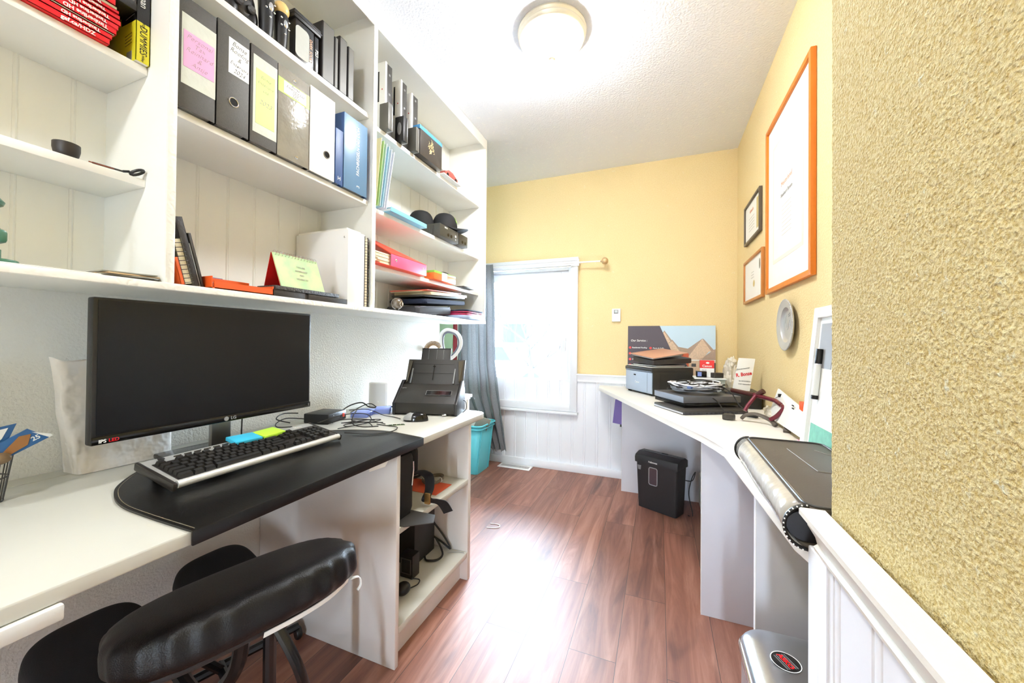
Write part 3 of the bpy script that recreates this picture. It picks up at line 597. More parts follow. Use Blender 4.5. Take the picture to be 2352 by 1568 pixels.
# ================================================================ bay A
XA = -1.195; ZA = 1.7365
M('mag_red', '#d5121b', 0.3, var=.05); M('mag_page', '#b9a98a', 0.6, var=.3, vs=300)
random.seed(5); z = ZA
mag = ['gaf.ca/HDZ', 'Timberline HD', '', 'Timberline HD', 'Timberline HD', 'Timberline HD', '', 'Timberline HD', 'Timberline HD', '', 'Timberline HD']
hgt = [.014, .012, .004, .014, .012, .012, .004, .010, .008, .008, .014]
ordn = ['lowest', 'second lowest', 'third lowest', 'fourth lowest', 'fifth from the bottom', 'sixth from the bottom', 'seventh from the bottom', 'fourth from the top', 'third from the top', 'second from the top', 'topmost']
for i, s in enumerate(mag):
    h = hgt[i]; dy = (i * .0035 if i < 6 else .02 - (i - 6) * .003); dx = random.uniform(-.004, .003)
    t = thing('brochure', ('plain ' if not s else 'red lettered ') + 'brochure, ' + ordn[i] + ' of the stack on the upper left shelf', 'brochure', (XA - .1 + dx, .32, z), group='red brochures stacked on the upper left shelf')
    MB().box(XA - .21 + dx, .14 + dy, z, XA + dx, .455 + dy, z + .0008).box(XA - .21 + dx, .14 + dy, z + h - .0016, XA + dx, .455 + dy, z + h - .0008).box(XA - .0015 + dx, .14 + dy, z, XA + dx, .455 + dy, z + h - .0008).build('cover', 'mag_red' if s else 'mag_page', t)
    MB().box(XA - .208 + dx, .142 + dy, z + .0009, XA - .002 + dx, .453 + dy, z + h - .0017).build('pages', 'paper', t)
    if s: text(s, h * .82, PX(XA + dx + .0004, .405 + dy, z + h * .45, 0 if i == 0 else 180), 'print_white', t, off=.0003)
    z += h
tag(MB().box(XA - .19, .30, z + .0003, XA + .008, .50, z + .022, b=.004).build('black_case', 'case_black'), 'flat black case with red rim on top of the brochure stack', 'case')
M('yellow_book', '#d8cc2a', 0.35, var=.04)
t = thing('book', 'thick black and yellow language guide book at the end of the upper left shelf', 'book', (-1.29, .516, ZA))
y0, y1 = .5015, .5285
zm = ZA + .098
MB().box(-1.375, y0, ZA, XA, y0 + .0012, zm).box(-1.375, y1 - .0012, ZA, XA, y1, zm).box(XA - .0012, y0, ZA, XA, y1, zm, b=0).build('lower_cover', 'yellow_book', t)
MB().box(-1.375, y0, zm, XA, y0 + .0012, ZA + .235).box(-1.375, y1 - .0012, zm, XA, y1, ZA + .235).box(XA - .0012, y0, zm, XA, y1, ZA + .235).build('upper_cover', 'case_black', t)
MB().box(-1.373, y0 + .0013, ZA + .001, XA - .0013, y1 - .0013, ZA + .234).build('pages', 'paper', t)
MB().box(-1.375, y0 - .0003, zm, -1.262, y0 + .0003, ZA + .15).build('cover_panel', 'yellow_book', t)
text('DUMMIES', .020, PX(XA + .0004, .515, ZA + .055, -90), 'ink', t, sx=.85, shear=.1); text('FOR', .007, PX(XA + .0004, .515, ZA + .092, -90), 'ink', t); text('German', .020, PX(XA + .0004, .515, ZA + .165, -90), 'print_white', t, sx=.9)
text('Wiley', .007, PX(XA + .0004, .515, ZA + .010, -90), 'ink', t)
for i in range(5): text('————', .010, NY(-1.222, y0 - .0004, ZA + .112 + i * .0085, 8), 'print_grey', t)
for i in range(4): text('———', .010, NY(-1.228, y0 - .0004, ZA + .045 + i * .008, 8), 'olive_card', t)
MB().box(-1.235, y0 - .0005, ZA + .004, -1.212, y0 + .0002, ZA + .026).build('barcode', 'print_grey', t)
# items on the second shelf
ZS = 1.4532
M('black_cup', '#2b2521', 0.45); t = thing('lens_cap', 'round dark brown cup standing on the middle left shelf', 'cup', (-1.215, .402, ZS))
MB().lathe([(.0001, 0), (.014, 0), (.019, .006), (.0215, .018), (.0215, .030), (.0195, .031), (.0195, .012), (.0001, .008)], 28, T=Matrix.Translation((-1.228, .402, ZS + .0005))).build('shell', 'black_cup', t)
t = thing('scissors', 'pair of scissors with black handles lying at the shelf end', 'scissors', (-1.2, .48, ZS))
MB().tube([(-1.212, .437, ZS + .003), (-1.209, .490, ZS + .004)], .0022, 6).build('blade', 'dark_grey', t)
b = MB(); b.tube([Vector((-1.205 + .008 * cos(a), .513 + .012 * sin(a), ZS + .011 + .008 * sin(a * 1.0 + .6))) for a in [2 * pi * i / 14 for i in range(14)]], .0034, 8, closed=True); b.tube([(-1.209, .488, ZS + .004), (-1.207, .500, ZS + .008)], .003, 6); b.build('handle', 'black_plastic', t)
tag(MB().tube([(-1.209, .430, ZS + .002), (-1.207, .472, ZS + .0025)], .0013, 6).build('pencil', M('brown_red', '#7a3a22', .4)), 'thin brown pencil lying beside the scissors', 'pencil')
# green clamp / press
M('green_enamel', '#3c6a54', 0.3, var=.1); M('brass', '#8c6a3a', .35, metal=.8)
t = thing('embossing_press', 'green cast metal hand press with mushroom knob at the left end of the lower shelf', 'press', (-1.155, .292, Z0))
o = (-1.160, .292)
MB().prism([(o[0] + a, o[1] + c) for a, c in rrect(-.055, -.07, .03, .026, .02)], Z0, Z0 + .009, b=.003).build('base', 'green_enamel', t)
MB().lathe([(.0001, .009), (.0115, .009), (.0115, .028), (.0001, .028)], 20, T=Matrix.Translation((o[0], o[1] - .004, Z0))).build('post', 'green_enamel', t)
b = MB(); [b.lathe([(.006, 0), (.0085, .0015), (.006, .003)], 14, T=Matrix.Translation((o[0], o[1] - .004, Z0 + .028 + i * .003))) for i in range(5)]; b.build('spring', 'brass', t)
MB().box(o[0] - .03, o[1] - .024, Z0 + .040, o[0] + .016, o[1] + .012, Z0 + .066, b=.006).build('head', 'green_enamel', t)
MB().tube([(o[0], o[1], Z0 + .060), (o[0] + .002, o[1] - .018, Z0 + .105)], .0085, 10).build('arm', 'green_enamel', t)
MB().lathe([(.0001, 0), (.012, .002), (.028, .012), (.030, .018), (.022, .028), (.0001, .034)], 28, T=Matrix.Translation((o[0] + .002, o[1] - .020, Z0 + .098))).build('knob', 'green_enamel', t)
for i, (y0, y1, x1, z, a, m, lb) in enumerate(((.26, .42, -1.118, .0005, 0, 'paper', 'white envelope lying at the front left of the lower shelf'), (.36, .445, -1.135, .0022, 4, 'paper', 'second white envelope lying on the first one'))):
    tag(MB().box(-1.26, y0, Z0 + z, x1, y1, Z0 + z + .0014).build('envelope', m), lb, 'envelope', None)
M('kraft', '#b99c74', .6); M('grey_card', '#8d8b80', .5, var=.1); M('dark_card', '#3b3832', .5)
for i, (m, a, z) in enumerate((('dark_card', 3, .0005), ('grey_card', -6, .004), ('kraft', 7, .0075), ('grey_card', -2, .011))):
    T = Matrix.Translation((-1.175, .478, Z0 + z)) @ Matrix.Rotation(radians(a), 4, 'Z') @ Matrix.Rotation(radians(1.2), 4, 'X')
    tag(MB().box(-.05, -.052, 0, .05, .044, .0028, T=T, b=.0004).build('card_wallet', m), ('dark', 'grey', 'tan', 'pale grey')[i] + ' card wallet, ' + ('lowest', 'second', 'third', 'topmost')[i] + ' of the small pile left of the bookcase divider', 'wallet', 'card wallets on the lower left shelf')
# ================================================================ bay C
ZC1, ZC2, ZC3 = 1.9925, 1.6325, 1.3855
M('console_white', '#f4f4f0', .25)
for i, (a, b_) in enumerate(((1.36, 1.41), (1.47, 1.52), (1.555, 1.61))):
    t = thing('game_console', ('first', 'second', 'third')[i] + ' upright white and black console from the left on the top right shelf', 'console', (-1.24, (a + b_) / 2, ZC1), group='upright consoles on the top right shelf')
    MB().box(-1.305, a, ZC1, -1.172, a + .012, 2.335 - i * .012, b=.002).build('white_side', 'console_white', t); MB().box(-1.305, a + .012, ZC1, -1.175, b_, 2.333 - i * .012, b=.002).build('body', 'dark_grey', t)
    MB().box(-1.215, a - .0006, ZC1 + .16, -1.207, a, ZC1 + .30).build('disc_slot', 'black_gloss', t)
    MB().lathe([(.0001, 0), (.003, 0), (.003, .0008), (.0001, .0008)], 12, T=NY(-1.190, a, ZC1 + .215)).build('power_light', 'red_plastic', t)
    b = MB(); [b.box(-1.175, (a + b_) / 2 + .002, zz, -1.1743, (a + b_) / 2 + .012, zz + .010, b=.0003) for zz in (ZC1 + .20, ZC1 + .29)]; b.build('front_buttons', 'print_grey', t)
for i, (a, e, m, lb) in enumerate(((1.322, 1.354, 'worn_olive', 'short brown black case in front of the first upright console'), (1.428, 1.462, 'case_black', 'short black case with a pictured cover in front of the second upright console'), (1.525, 1.553, 'worn_olive', 'short olive case in front of the third upright console'))):
    t = thing('game_case', lb, 'case', (-1.15, (a + e) / 2, ZC1), group='short game cases on the top right shelf')
    MB().box(-1.170, a, ZC1, -1.1205, e - .006, ZC1 + .118, b=.001).build('cover', m, t); MB().box(-1.170, e - .0058, ZC1, -1.1215, e, ZC1 + .117, b=.001).build('back_edge', 'grey_metal', t)
    if i == 1: MB().ell((-1.145, a - .0005, ZC1 + .06), (.012, .0012, .03)).build('cover_picture', 'print_grey', t)
M('ps_blue', '#4f92c4', .3, var=.15); M('gold', '#c9b88c', .35, metal=.3)
t = thing('game_box', 'dark game box with a golden beast emblem and blue top band', 'box', (-1.14, 1.66, ZC1))
MB().box(-1.160, 1.560, ZC1, -1.1215, 1.760, ZC1 + .130, b=.001).build('box_body', M('box_brown', '#3b352f', .3), t); MB().box(-1.165, 1.558, ZC1 + .1302, -1.1225, 1.764, ZC1 + .150, b=.001).build('blue_band', 'ps_blue', t)
random.seed(11); b = MB()
for i in range(34):
    a = random.uniform(0, 2 * pi); r = random.uniform(.008, .034); y, z = 1.655 + .75 * r * cos(a), ZC1 + .063 + 1.25 * r * sin(a); d = random.uniform(0, pi)
    b.tube([(-1.1205, y, z), (-1.1198, y + .008 * cos(d), z + .010 * sin(d)), (-1.1205, y + .014 * cos(d + .6), z + .017 * sin(d + .6))], [.0022, .0006], 5)
b.build('beast_emblem', 'gold', t)
t = thing('toy_car', 'small red and grey toy car in a clear box on the top right shelf', 'toy', (-1.15, 1.88, ZC1))
MB().box(-1.185, 1.79, ZC1, -1.125, 1.985, ZC1 + .004).build('box_base', 'paper', t); MB().box(-1.183, 1.792, ZC1 + .0042, -1.180, 1.983, ZC1 + .06).build('box_back', 'grey_card', t)
b = MB(); b.prism([(-.07, .008), (.07, .008), (.072, .022), (.035, .028), (.015, .042), (-.03, .042), (-.05, .026), (-.07, .024)], -.018, .018, b=.003, T=fr((0, 1, 0), (0, 0, 1), (-1.150, 1.885, ZC1 + .004))); b.build('car_body', M('toy_red', '#a8544c', .35, var=.3, vs=60), t)
for dy in (-.045, .045): MB().lathe([(.0001, -.02), (.010, -.02), (.010, .02), (.0001, .02)], 14, T=PX(-1.150, 1.885 + dy, ZC1 + .0145)).build('wheels', 'black_plastic', t)
# standing coloured folders + blue binder lying
for i, m in enumerate(('#d9d3a8', '#a9cf8f', '#cfe3e8', '#a7cfe0', '#e7ebf2', '#dfe6f0')):
    y = 1.252 + i * .013; T = Matrix.Translation((-1.22, y, ZC2 + .0008)) @ Matrix.Rotation(radians(-6 - i * .9), 4, 'X')
    tag(MB().box(-.10, 0, 0, .098, .0022, .300 - i * .004, T=T).build('plastic_folder', M('folder%d' % i, m, .4)), ('cream', 'green', 'pale blue', 'sky blue', 'milky white', 'white')[i] + ' plastic folder standing at the left end of the second shelf', 'folder', 'plastic folders standing on the second right shelf')
M('sky_blue', '#7cc3dc', .4)
t = thing('ring_binder', 'light blue folder lying flat on the second right shelf', 'folder', (-1.2, 1.46, ZC2)); MB().box(-1.33, 1.345, ZC2, -1.118, 1.62, ZC2 + .003, b=.0006).box(-1.33, 1.35, ZC2 + .017, -1.119, 1.61, ZC2 + .020, b=.0006).box(-1.1205, 1.345, ZC2, -1.1175, 1.62, ZC2 + .020, b=.0006).build('cover', 'sky_blue', t); MB().box(-1.325, 1.352, ZC2 + .0034, -1.125, 1.60, ZC2 + .0165).build('pages', 'paper', t)
M('console_olive', '#3d3a31', .4, bump=.2, bs=250, var=.1)
for i, (a, e) in enumerate(((1.745, 1.948), (1.955, 2.062))):
    t = thing('game_console', ('wide' if i == 0 else 'narrower') + ' flat black console with round ports under the caps', 'console', (-1.16, (a + e) / 2, ZC2), group='flat consoles under the caps')
    MB().box(-1.330, a, ZC2, -1.1185, e, ZC2 + .068, b=.003).build('body', 'console_olive', t)
    b = MB(); [b.box(-1.32 + k * .016, a - .0012, ZC2 + .008, -1.312 + k * .016, a + .002, ZC2 + .058) for k in range(11)]; b.build('vent_ribs', 'dark_grey', t)
    ys = (1.83, 1.865) if i == 0 else (1.995, 2.028)
    b = MB(); [b.lathe([(.0001, 0), (.0085, 0), (.0095, .0015), (.0001, .0012)], 16, T=PX(-1.1185, y, ZC2 + .022)) for y in ys]; b.build('ports', 'black_gloss', t)
    if i == 0:
        b = MB(); b.lathe([(.0001, 0), (.0075, 0), (.0001, .0012)], 16, T=PX(-1.1185, 1.915, ZC2 + .035)); b.lathe([(.0001, 0), (.0045, 0), (.0001, .0012)], 16, T=PX(-1.1185, 1.915, ZC2 + .016)); b.build('buttons', 'console_white', t)
        text('XBOX', .012, PX(-1.118, 1.808, ZC2 + .056), 'print_white', t)
def cap(x, y, z, rz, lb, s=1.0):
    t = thing('baseball_cap', lb, 'cap', (x, y, z), rz, group='black caps on the consoles')
    b = MB(); b.grid(36, 9, lambda u, v: Vector((.076 * cos(2 * pi * u) * cos(v * pi / 2 * .99) ** .6, .070 * sin(2 * pi * u) * cos(v * pi / 2 * .99) ** .6, .094 * sin(v * pi / 2) + .004)), cu=True); b.build('crown', 'black_fabric', t, local=True)
    b = MB(); b.grid(20, 8, lambda u, v: Vector(((.068 + .075 * v) * cos((u - .5) * pi * .95 * (1 - .25 * v)), (.066 + .006 * v) * sin((u - .5) * pi * .95), .006 - .018 * v * (abs(u - .5) * 2) ** 2 + .010 * v * (1 - (abs(u - .5) * 2) ** 2)))); b.solid(.002); b.build('brim', 'black_fabric', t, local=True)
    MB().ell((0, 0, .098), (.006, .006, .003), 10, 6).build('top_button', 'black_fabric', t, local=True)
    return t
c1 = cap(-1.200, 1.925, ZC2 + .083, radians(45), 'black cap with a green embroidered logo, in front of the other cap')
text('λ', .042, fr((-.26, .966, 0), (-.36, -.10, 1), (-1.200 + .069 * .966, 1.925 + .067 * .26, ZC2 + .137)), 'lime', c1, off=.0015)
c2 = cap(-1.306, 1.835, ZC2 + .083, radians(215), 'plain black cap half hidden behind the one with a green logo')
# third shelf: red binder, small packet
M('binder_red', '#e0432c', .4); M('binder_pink', '#d95f86', .4)
t = thing('ring_binder', 'open red ring binder with pink spine stuffed with papers on the third right shelf', 'binder', (-1.2, 1.45, ZC3))
MB().box(-1.1205, 1.35, ZC3 + .002, -1.1175, 1.622, ZC3 + .056, b=.001).build('spine', 'binder_pink', t)
MB().box(-1.36, 1.26, ZC3, -1.118, 1.62, ZC3 + .003, b=.001).build('back_cover', 'binder_red', t)
quadslab(MB(), [(-1.119, 1.35, ZC3 + .057), (-1.119, 1.622, ZC3 + .055), (-1.33, 1.58, ZC3 + .085), (-1.33, 1.32, ZC3 + .180)], .003).build('front_cover', 'binder_red', t)
b = MB(); random.seed(2)
for i in range(7): T = Matrix.Translation((-1.235, 1.435 + random.uniform(-.012, .004), ZC3 + .0045 + i * .0072)) @ Matrix.Rotation(radians(random.uniform(-1.5, 1.5)), 4, 'Z'); b.box(-.105, -.155 - i * .003, 0, .105, .14, .0062, T=T)
b.build('papers', 'cream_page', t)
b = MB(); [b.lathe([(.0001, 0), (.0055, 0), (.003, .002), (.0001, .0015)], 14, T=PX(-1.1175, y, ZC3 + .033)) for y in (1.385,)]; b.build('rivet', 'chrome', t); MB().lathe([(.0001, 0), (.0055, 0), (.003, .002), (.0001, .0015)], 14, T=PX(-1.1175, 1.595, ZC3 + .033)).build('rivet', 'chrome', t)
M('packet_orange', '#e3702a', .4, var=.3, vs=70); M('packet_green', '#8fc24f', .4)
t = thing('tea_packet', 'small orange and green carton at the right of the third shelf', 'carton', (-1.16, 1.80, ZC3))
MB().box(-1.185, 1.700, ZC3, -1.122, 1.925, ZC3 + .036, b=.001).build('carton', 'packet_orange', t); MB().box(-1.1855, 1.6995, ZC3 + .0362, -1.1215, 1.9255, ZC3 + .048, b=.001).build('lid_band', 'packet_green', t); MB().box(-1.1222, 1.775, ZC3 + .001, -1.1213, 1.83, ZC3 + .047).build('front_label', 'label_white', t)
tag(MB().ell((-1.165, 1.86, ZC3 + .050), (.030, .048, .016)).build('computer_mouse', 'case_black'), 'black mouse shaped object lying on the orange carton', 'mouse')
tag(MB().box(-1.19, 2.02, ZC3 + .0002, -1.120, 2.17, ZC3 + .008, b=.002).build('sunglasses_case', 'dark_grey'), 'thin dark case at the right end of the third shelf', 'case')
# bottom: glass ball lens, stack of bags
t = thing('glass_ball', 'shiny dark glass ball on a small foot on the bottom right shelf', 'ornament', (-1.145, 1.415, Z0))
MB().ell((-1.145, 1.428, Z0 + .036), (.0275, .0275, .0275), 28, 18).build('ball', M('smoky_glass', '#5a4f42', .05, coat=1, var=.5, vs=25), t)
MB().lathe([(.0001, 0), (.011, 0), (.010, .004), (.007, .010), (.0001, .010)], 20, T=Matrix.Translation((-1.145, 1.428, Z0))).build('foot', 'dark_grey', t)
MB().tube([Vector((-1.121 + .0015, 1.428 + .011 * cos(a), Z0 + .033 + .011 * sin(a))) for a in [2 * pi * i / 18 for i in range(18)]], .0016, 6, closed=True).build('lens_ring', 'chrome', t)
tag(MB().tube([(-1.15, 1.385, Z0 + .0028), (-1.125, 1.45, Z0 + .0028), (-1.13, 1.52, Z0 + .0028), (-1.145, 1.58, Z0 + .0028)], .0016, 6, k=5).build('cable', 'black_cable'), 'thin black cable lying beside the glass ball', 'cable')
M('navy_fabric', '#1d2740', .8, bump=.3, bs=400); M('charcoal', '#34343a', .6, bump=.2, bs=200); M('pink_zip', '#c4365f', .4, var=.5, vs=120); M('manila', '#d9c8a0', .6); M('coral', '#d95c44', .5); M('silver_blue', '#9fb0cc', .35, var=.15)
def soft(name, label, ct, x0, x1, y0, y1, z0, z1, m, a=0, tilt=0, group=None, r=.02):
    T = Matrix.Translation(((x0 + x1) / 2, (y0 + y1) / 2, z0 + (.012 + ((y0 + y1) / 2 - 1.83) * .07 if tilt >= 0 and name != 'x' else 0))) @ Matrix.Rotation(radians(4), 4, 'X') @ Matrix.Rotation(radians(a), 4, 'Z')
    hx_, hy_ = (x1 - x0) / 2, (y1 - y0) / 2
    b = MB(); b.prism(rrect(-hx_, -hy_, hx_, hy_, min(r, hx_ * .9)), 0, z1 - z0, b=min((z1 - z0) * .42, .012), T=T, seg=3)
    return tag(b.build(name, m), label, ct, group)
g = 'bags and folders piled at the right end of the bottom shelf'
t = thing('pencil_case', 'navy pencil case with open pink zip sticking out over the shelf edge', 'bag', (-1.15, 2.17, Z0), group=g)
b = MB(); b.prism(rrect(-.15, -.135, .10, .155, .05), 0, .018, b=.006, T=Matrix.Translation((-1.17, 2.09, Z0 + .001))); b.build('lower_half', 'silver_blue', t)
b = MB(); b.prism(rrect(-.13, -.12, .082, .13, .045), 0, .016, b=.005, T=Matrix.Translation((-1.17, 2.09, Z0 + .0195))); b.build('contents', 'pink_zip', t)
b = MB(); b.prism(rrect(-.15, -.13, .095, .15, .05), 0, .006, b=.002, T=Matrix.Translation((-1.17, 2.09, Z0 + .043)) @ Matrix.Rotation(radians(-3), 4, 'Y')); b.build('upper_half', 'navy_fabric', t)
b = MB(); pts = [(-1.17 + x * .965, 2.09 + y * .965, Z0 + .040) for x, y in rrect(-.15, -.13, .095, .15, .05, 8)]; b.tube(pts, .0032, 6, closed=True); b.build('zip', 'pink_zip', t)
tag(soft('shoulder_bag', 'x', 'bag', -1.36, -1.15, 1.60, 1.935, Z0 + .001, Z0 + .045, 'charcoal', 0, 2), 'soft charcoal bag at the bottom left of the pile on the bottom right shelf', 'bag', g)
tag(soft('shoulder_bag', 'x', 'bag', -1.37, -1.14, 1.63, 2.10, Z0 + .060, Z0 + .084, 'navy_fabric', 2, 1), 'flat navy bag in the middle of the pile on the bottom right shelf', 'bag', g)
tag(soft('folder', 'x', 'folder', -1.35, -1.135, 1.63, 2.07, Z0 + .096, Z0 + .106, 'dark_card', -2, 0), 'black folder above the navy bag in the pile', 'folder', g)
tag(soft('folder', 'x', 'folder', -1.36, -1.13, 1.66, 2.10, Z0 + .1065, Z0 + .121, 'manila', 3, 0, r=.004), 'thick manila folder near the top of the pile', 'folder', g)
tag(soft('folder', 'x', 'folder', -1.35, -1.14, 1.63, 1.99, Z0 + .1215, Z0 + .126, 'manila', -2, 0, r=.004), 'thin manila folder just below the coral one', 'folder', g)
tag(soft('folder', 'x', 'folder', -1.36, -1.13, 1.62, 2.03, Z0 + .1265, Z0 + .131, 'coral', 4, 0, r=.004), 'coral red folder on top of the pile', 'folder', g)
# ================================================================ left desk with built-in shelf unit
ZD = 0.715
M('desk_white_darkened', '#c9c8be', 0.38, bump=.1, bs=60, var=.03); M('desk_edge', '#dfe0df', 0.5, bump=.2, bs=140, var=.05)  # left desk white, darkened in the colour to offset strong light there
M('panel_grey', '#d9d0cb', 0.55, bump=.15, bs=160, var=.04); M('panel_edge', '#e6e2dd', .45)
tp = thing('desk_worktop', 'long white painted worktop running along the left wall', 'worktop', (-1.1, .7, 0.690))
r = .06; poly = [(XL + .001, -.75), (-.765, -.75)] + [(-.765 - r + r * cos(a), 1.632 - r + r * sin(a)) for a in [i * pi / 16 for i in range(9)]] + [(XL + .001, 1.632)]
MB().prism(poly, .691, ZD, b=.003).build('top_board', 'desk_white_darkened', tp)
MB().box(-.80, -.75, .668, -.757, .256, .690, b=.003).build('edge_batten', 'desk_edge', tp)
MB().box(-1.4195, -.75, ZD, -1.357, .60, ZD + .0008).build('back_strip', 'desk_white_darkened', tp)
quadslab(MB(), [(-.790, .868, .6905), (-.768, .93, .6905), (-.770, .915, .672), (-.788, .868, .668)], .002).build('paper_tag', 'paper', tp)
un = thing('shelf_unit', 'white open shelf unit under the right end of the left worktop', 'shelf unit', (-1.1, 1.24, 0))
MB().box(XL + .002, .983, 0, -.780, 1.001, .690, b=.002).build('side_panel', 'shade_white', un)
MB().box(XL + .002, 1.468, 0, -.780, 1.492, .690, b=.002).build('side_panel', 'shade_white', un)
MB().box(XL + .002, 1.0015, .424, -.781, 1.4675, .444, b=.002).build('shelf', 'desk_white_darkened', un)
MB().box(XL + .002, 1.0015, .102, -.781, 1.4675, .124, b=.002).build('shelf', 'desk_white_darkened', un)
MB().box(-.835, 1.0015, 0, -.817, 1.4675, .1015).build('toe_kick', 'shade_white', un)
MB().box(XL + .002, 1.0015, .1245, XL + .012, 1.4675, .690).build('back_panel', 'shade_white', un)
random.seed(9)
for i in range(9):
    x, z = random.choice([-.82, -.95, -1.05, -1.2]), .08 + i * .06
    if i < 6: MB().ell((x, .9829, z + .03), (.003, .0012, .003), 10, 6).build('screw_head', 'shade_white', un)
# ---------------------------------------------------------------- desk pad
M('pad_leather', '#0c0a08', 0.36, bump=.10, bs=260, var=.35, vs=70, spec=.4)
pts = [(-.7575, 1.092)]
pts += [(x, y) for x, y in ((-.83, 1.105), (-.92, 1.118), (-.99, 1.110), (-1.08, 1.075))]
pts += [(-1.16, 1.02), (-1.225, .94), (-1.268, .84), (-1.285, .74), (-1.275, .64), (-1.235, .55), (-1.155, .472), (-1.085, .434), (-1.00, .411), (-.90, .4055), (-.7575, .405)]
pts = [(v.x, v.y) for v in cat([(p[0], p[1], 0) for p in pts], 6)]
pd = thing('desk_pad', 'large black leather desk pad with rounded back wrapped over the desk edge', 'desk pad', (-1.0, .75, ZD))
MB().prism([(p[0], p[1]) for p in pts], ZD + .0005, ZD + .0045, b=.0015).build('pad_sheet', 'pad_leather', pd)
MB().box(-.7605, .405, .6925, -.7545, 1.092, ZD + .0042, b=.0015).build('front_edge', 'pad_leather', pd)
b = MB(); b.tube([(-1.0 + (p[0] + 1.0) * .978, .75 + (p[1] - .75) * .980, ZD + .0048) for p in pts], .0008, 5, k=0); b.build('stitching', M('stitch', '#6a6250', .6), pd)
# ---------------------------------------------------------------- monitor
mo = thing('computer_monitor', 'wide black flat screen monitor standing on the left desk', 'monitor', (-1.2, .695, ZD))
MB().box(-1.176, .4205, .8165, -1.150, .9685, 1.1445, b=.004).box(-1.205, .52, .87, -1.176, .87, 1.09, b=.012).build('housing', 'black_plastic', mo)
MB().box(-1.1498, .4285, .8385, -1.1485, .9615, 1.1385).build('screen', M('screen_dark', '#0a0a0d', .30, var=.15, vs=3, spec=.3), mo)
MB().box(-1.1500, .4205, .8180, -1.1470, .9685, .8355, b=.0012).build('lower_bezel', 'black_gloss', mo)
MB().lathe([(.0001, 0), (.0062, 0), (.0062, .0006), (.0001, .0006)], 24, T=PX(-1.1470, .6935, .8265)).build('round_logo', 'print_grey', mo)
text('LG', .0125, PX(-1.1466, .7125, .8265), 'print_grey', mo, off=.0003)
text('IPS', .0105, PX(-1.1466, .4385, .8245), 'print_white', mo, off=.0002); text('LED', .0105, PX(-1.1466, .4575, .8245), 'mag_red', mo, off=.0001)
text('E', .012, PX(-1.1466, .9615, .8265), 'print_grey', mo)
MB().box(-1.225, .690, ZD + .020, -1.207, .745, .885, b=.006).build('stand_neck', 'grey_metal', mo)
MB().prism([(-1.300, .600), (-1.300, .842)] + [(-1.19 + .055 * sin(a), .7135 + .128 * cos(a)) for a in [i * pi / 10 for i in range(11)]], ZD + .005, ZD + .0195, b=.004).build('stand_base', 'black_gloss', mo)
MB().tube([(-1.20, .775, .85), (-1.215, .780, .80), (-1.205, .778, .735), (-1.26, .86, ZD + .024)], .0022, 6, k=5).build('cable', 'black_cable', mo)
# ---------------------------------------------------------------- paper bag
M('bag_paper', '#e6dfd6', .7, bump=1.0, bs=14, bd=.03, var=.05, transl=.15)
def bagfn(u, v):
    a = 2 * pi * u; sq = lambda c, p: (abs(c) ** p) * (1 if c > 0 else -1)
    wy = .118 - .018 * v; dx = .042 * (1 - .72 * v) + .006
    n = noise.noise(Vector((cos(a) * 1.6, sin(a) * 1.6, v * 5))) * .005
    wy = .098 + .022 * v
    return Vector((-1.366 + dx * sq(cos(a), .45) + n * .5, .561 - .013 * v + (wy + n) * sq(sin(a), .45), ZD + .001 + .285 * v + .006 * sin(3 * a) * v))
b = MB(); b.grid(48, 18, bagfn, cu=True); b.add([bagfn(i / 48, 0) for i in range(48)], [tuple(range(48))])
tag(b.build('paper_bag', 'bag_paper', ang=20), 'crumpled white paper bag standing behind the monitor against the wall', 'bag')
# ---------------------------------------------------------------- keyboard
kb = thing('keyboard', 'silver and black wired keyboard resting on the desk pad', 'keyboard', (-.985, .716, ZD + .0055))
kb.rotation_euler = (0, 0, radians(1.0))
M('key_black', '#1b1917', .38, var=.1); M('silver_plastic', '#b4b4b1', .38, metal=.3, var=.04); M('kb_black', '#26221f', .35)
TI = Matrix.Rotation(radians(11), 4, 'Y')
Tk = Matrix.Translation((0, 0, .004)) @ TI
b = MB(); b.box(-.142, -.231, 0, -.004, .231, .016, b=.004, T=Tk); b.build('body', 'silver_plastic', kb, local=True)
MB().tube([(.002, -.224, .012), (.002, .224, .012)], .0085, 12, T=Tk).build('front_bar', M('bar_silver', '#cfcfcb', .35, metal=.25), kb, local=True)
b = MB(); b.box(-.142, -.234, -.001, .008, -.2245, .018, b=.004, T=Tk); b.build('end_cap', 'kb_black', kb, local=True)
b = MB(); b.box(-.142, .2245, -.001, .008, .234, .018, b=.004, T=Tk); b.build('end_cap', 'kb_black', kb, local=True)
b = MB(); b.box(-.110, -.216, .0155, -.010, .222, .0175, T=Tk); b.build('key_well', 'kb_black', kb, local=True)
rows = [[(0, 1)] + [(2 + i + (.5 if i > 3 else 0) + (.5 if i > 7 else 0), 1) for i in range(12)],
        [(i, 1) for i in range(13)] + [(13, 2)], [(0, 1.5)] + [(1.5 + i, 1) for i in range(12)] + [(13.5, 1.5)],
        [(0, 1.75)] + [(1.75 + i, 1) for i in range(11)] + [(12.75, 2.25)], [(0, 2.25)] + [(2.25 + i, 1) for i in range(10)] + [(12.25, 2.75)],
        [(0, 1.5), (1.5, 1.2), (2.7, 1.3), (4, 6), (10, 1.3), (11.3, 1.2), (12.5, 1), (13.5, 1.5)]]
b = MB(); u = .0188; nk = 0; keys = []
extra = {0: [15.3, 16.3, 17.3], 1: [15.3, 16.3, 17.3, 18.7, 19.7, 20.7, 21.7], 2: [15.3, 16.3, 17.3, 18.7, 19.7, 20.7, 21.7], 3: [18.7, 19.7, 20.7], 4: [16.3, 18.7, 19.7, 20.7, 21.7], 5: [15.3, 16.3, 17.3, 18.7, 20.7]}
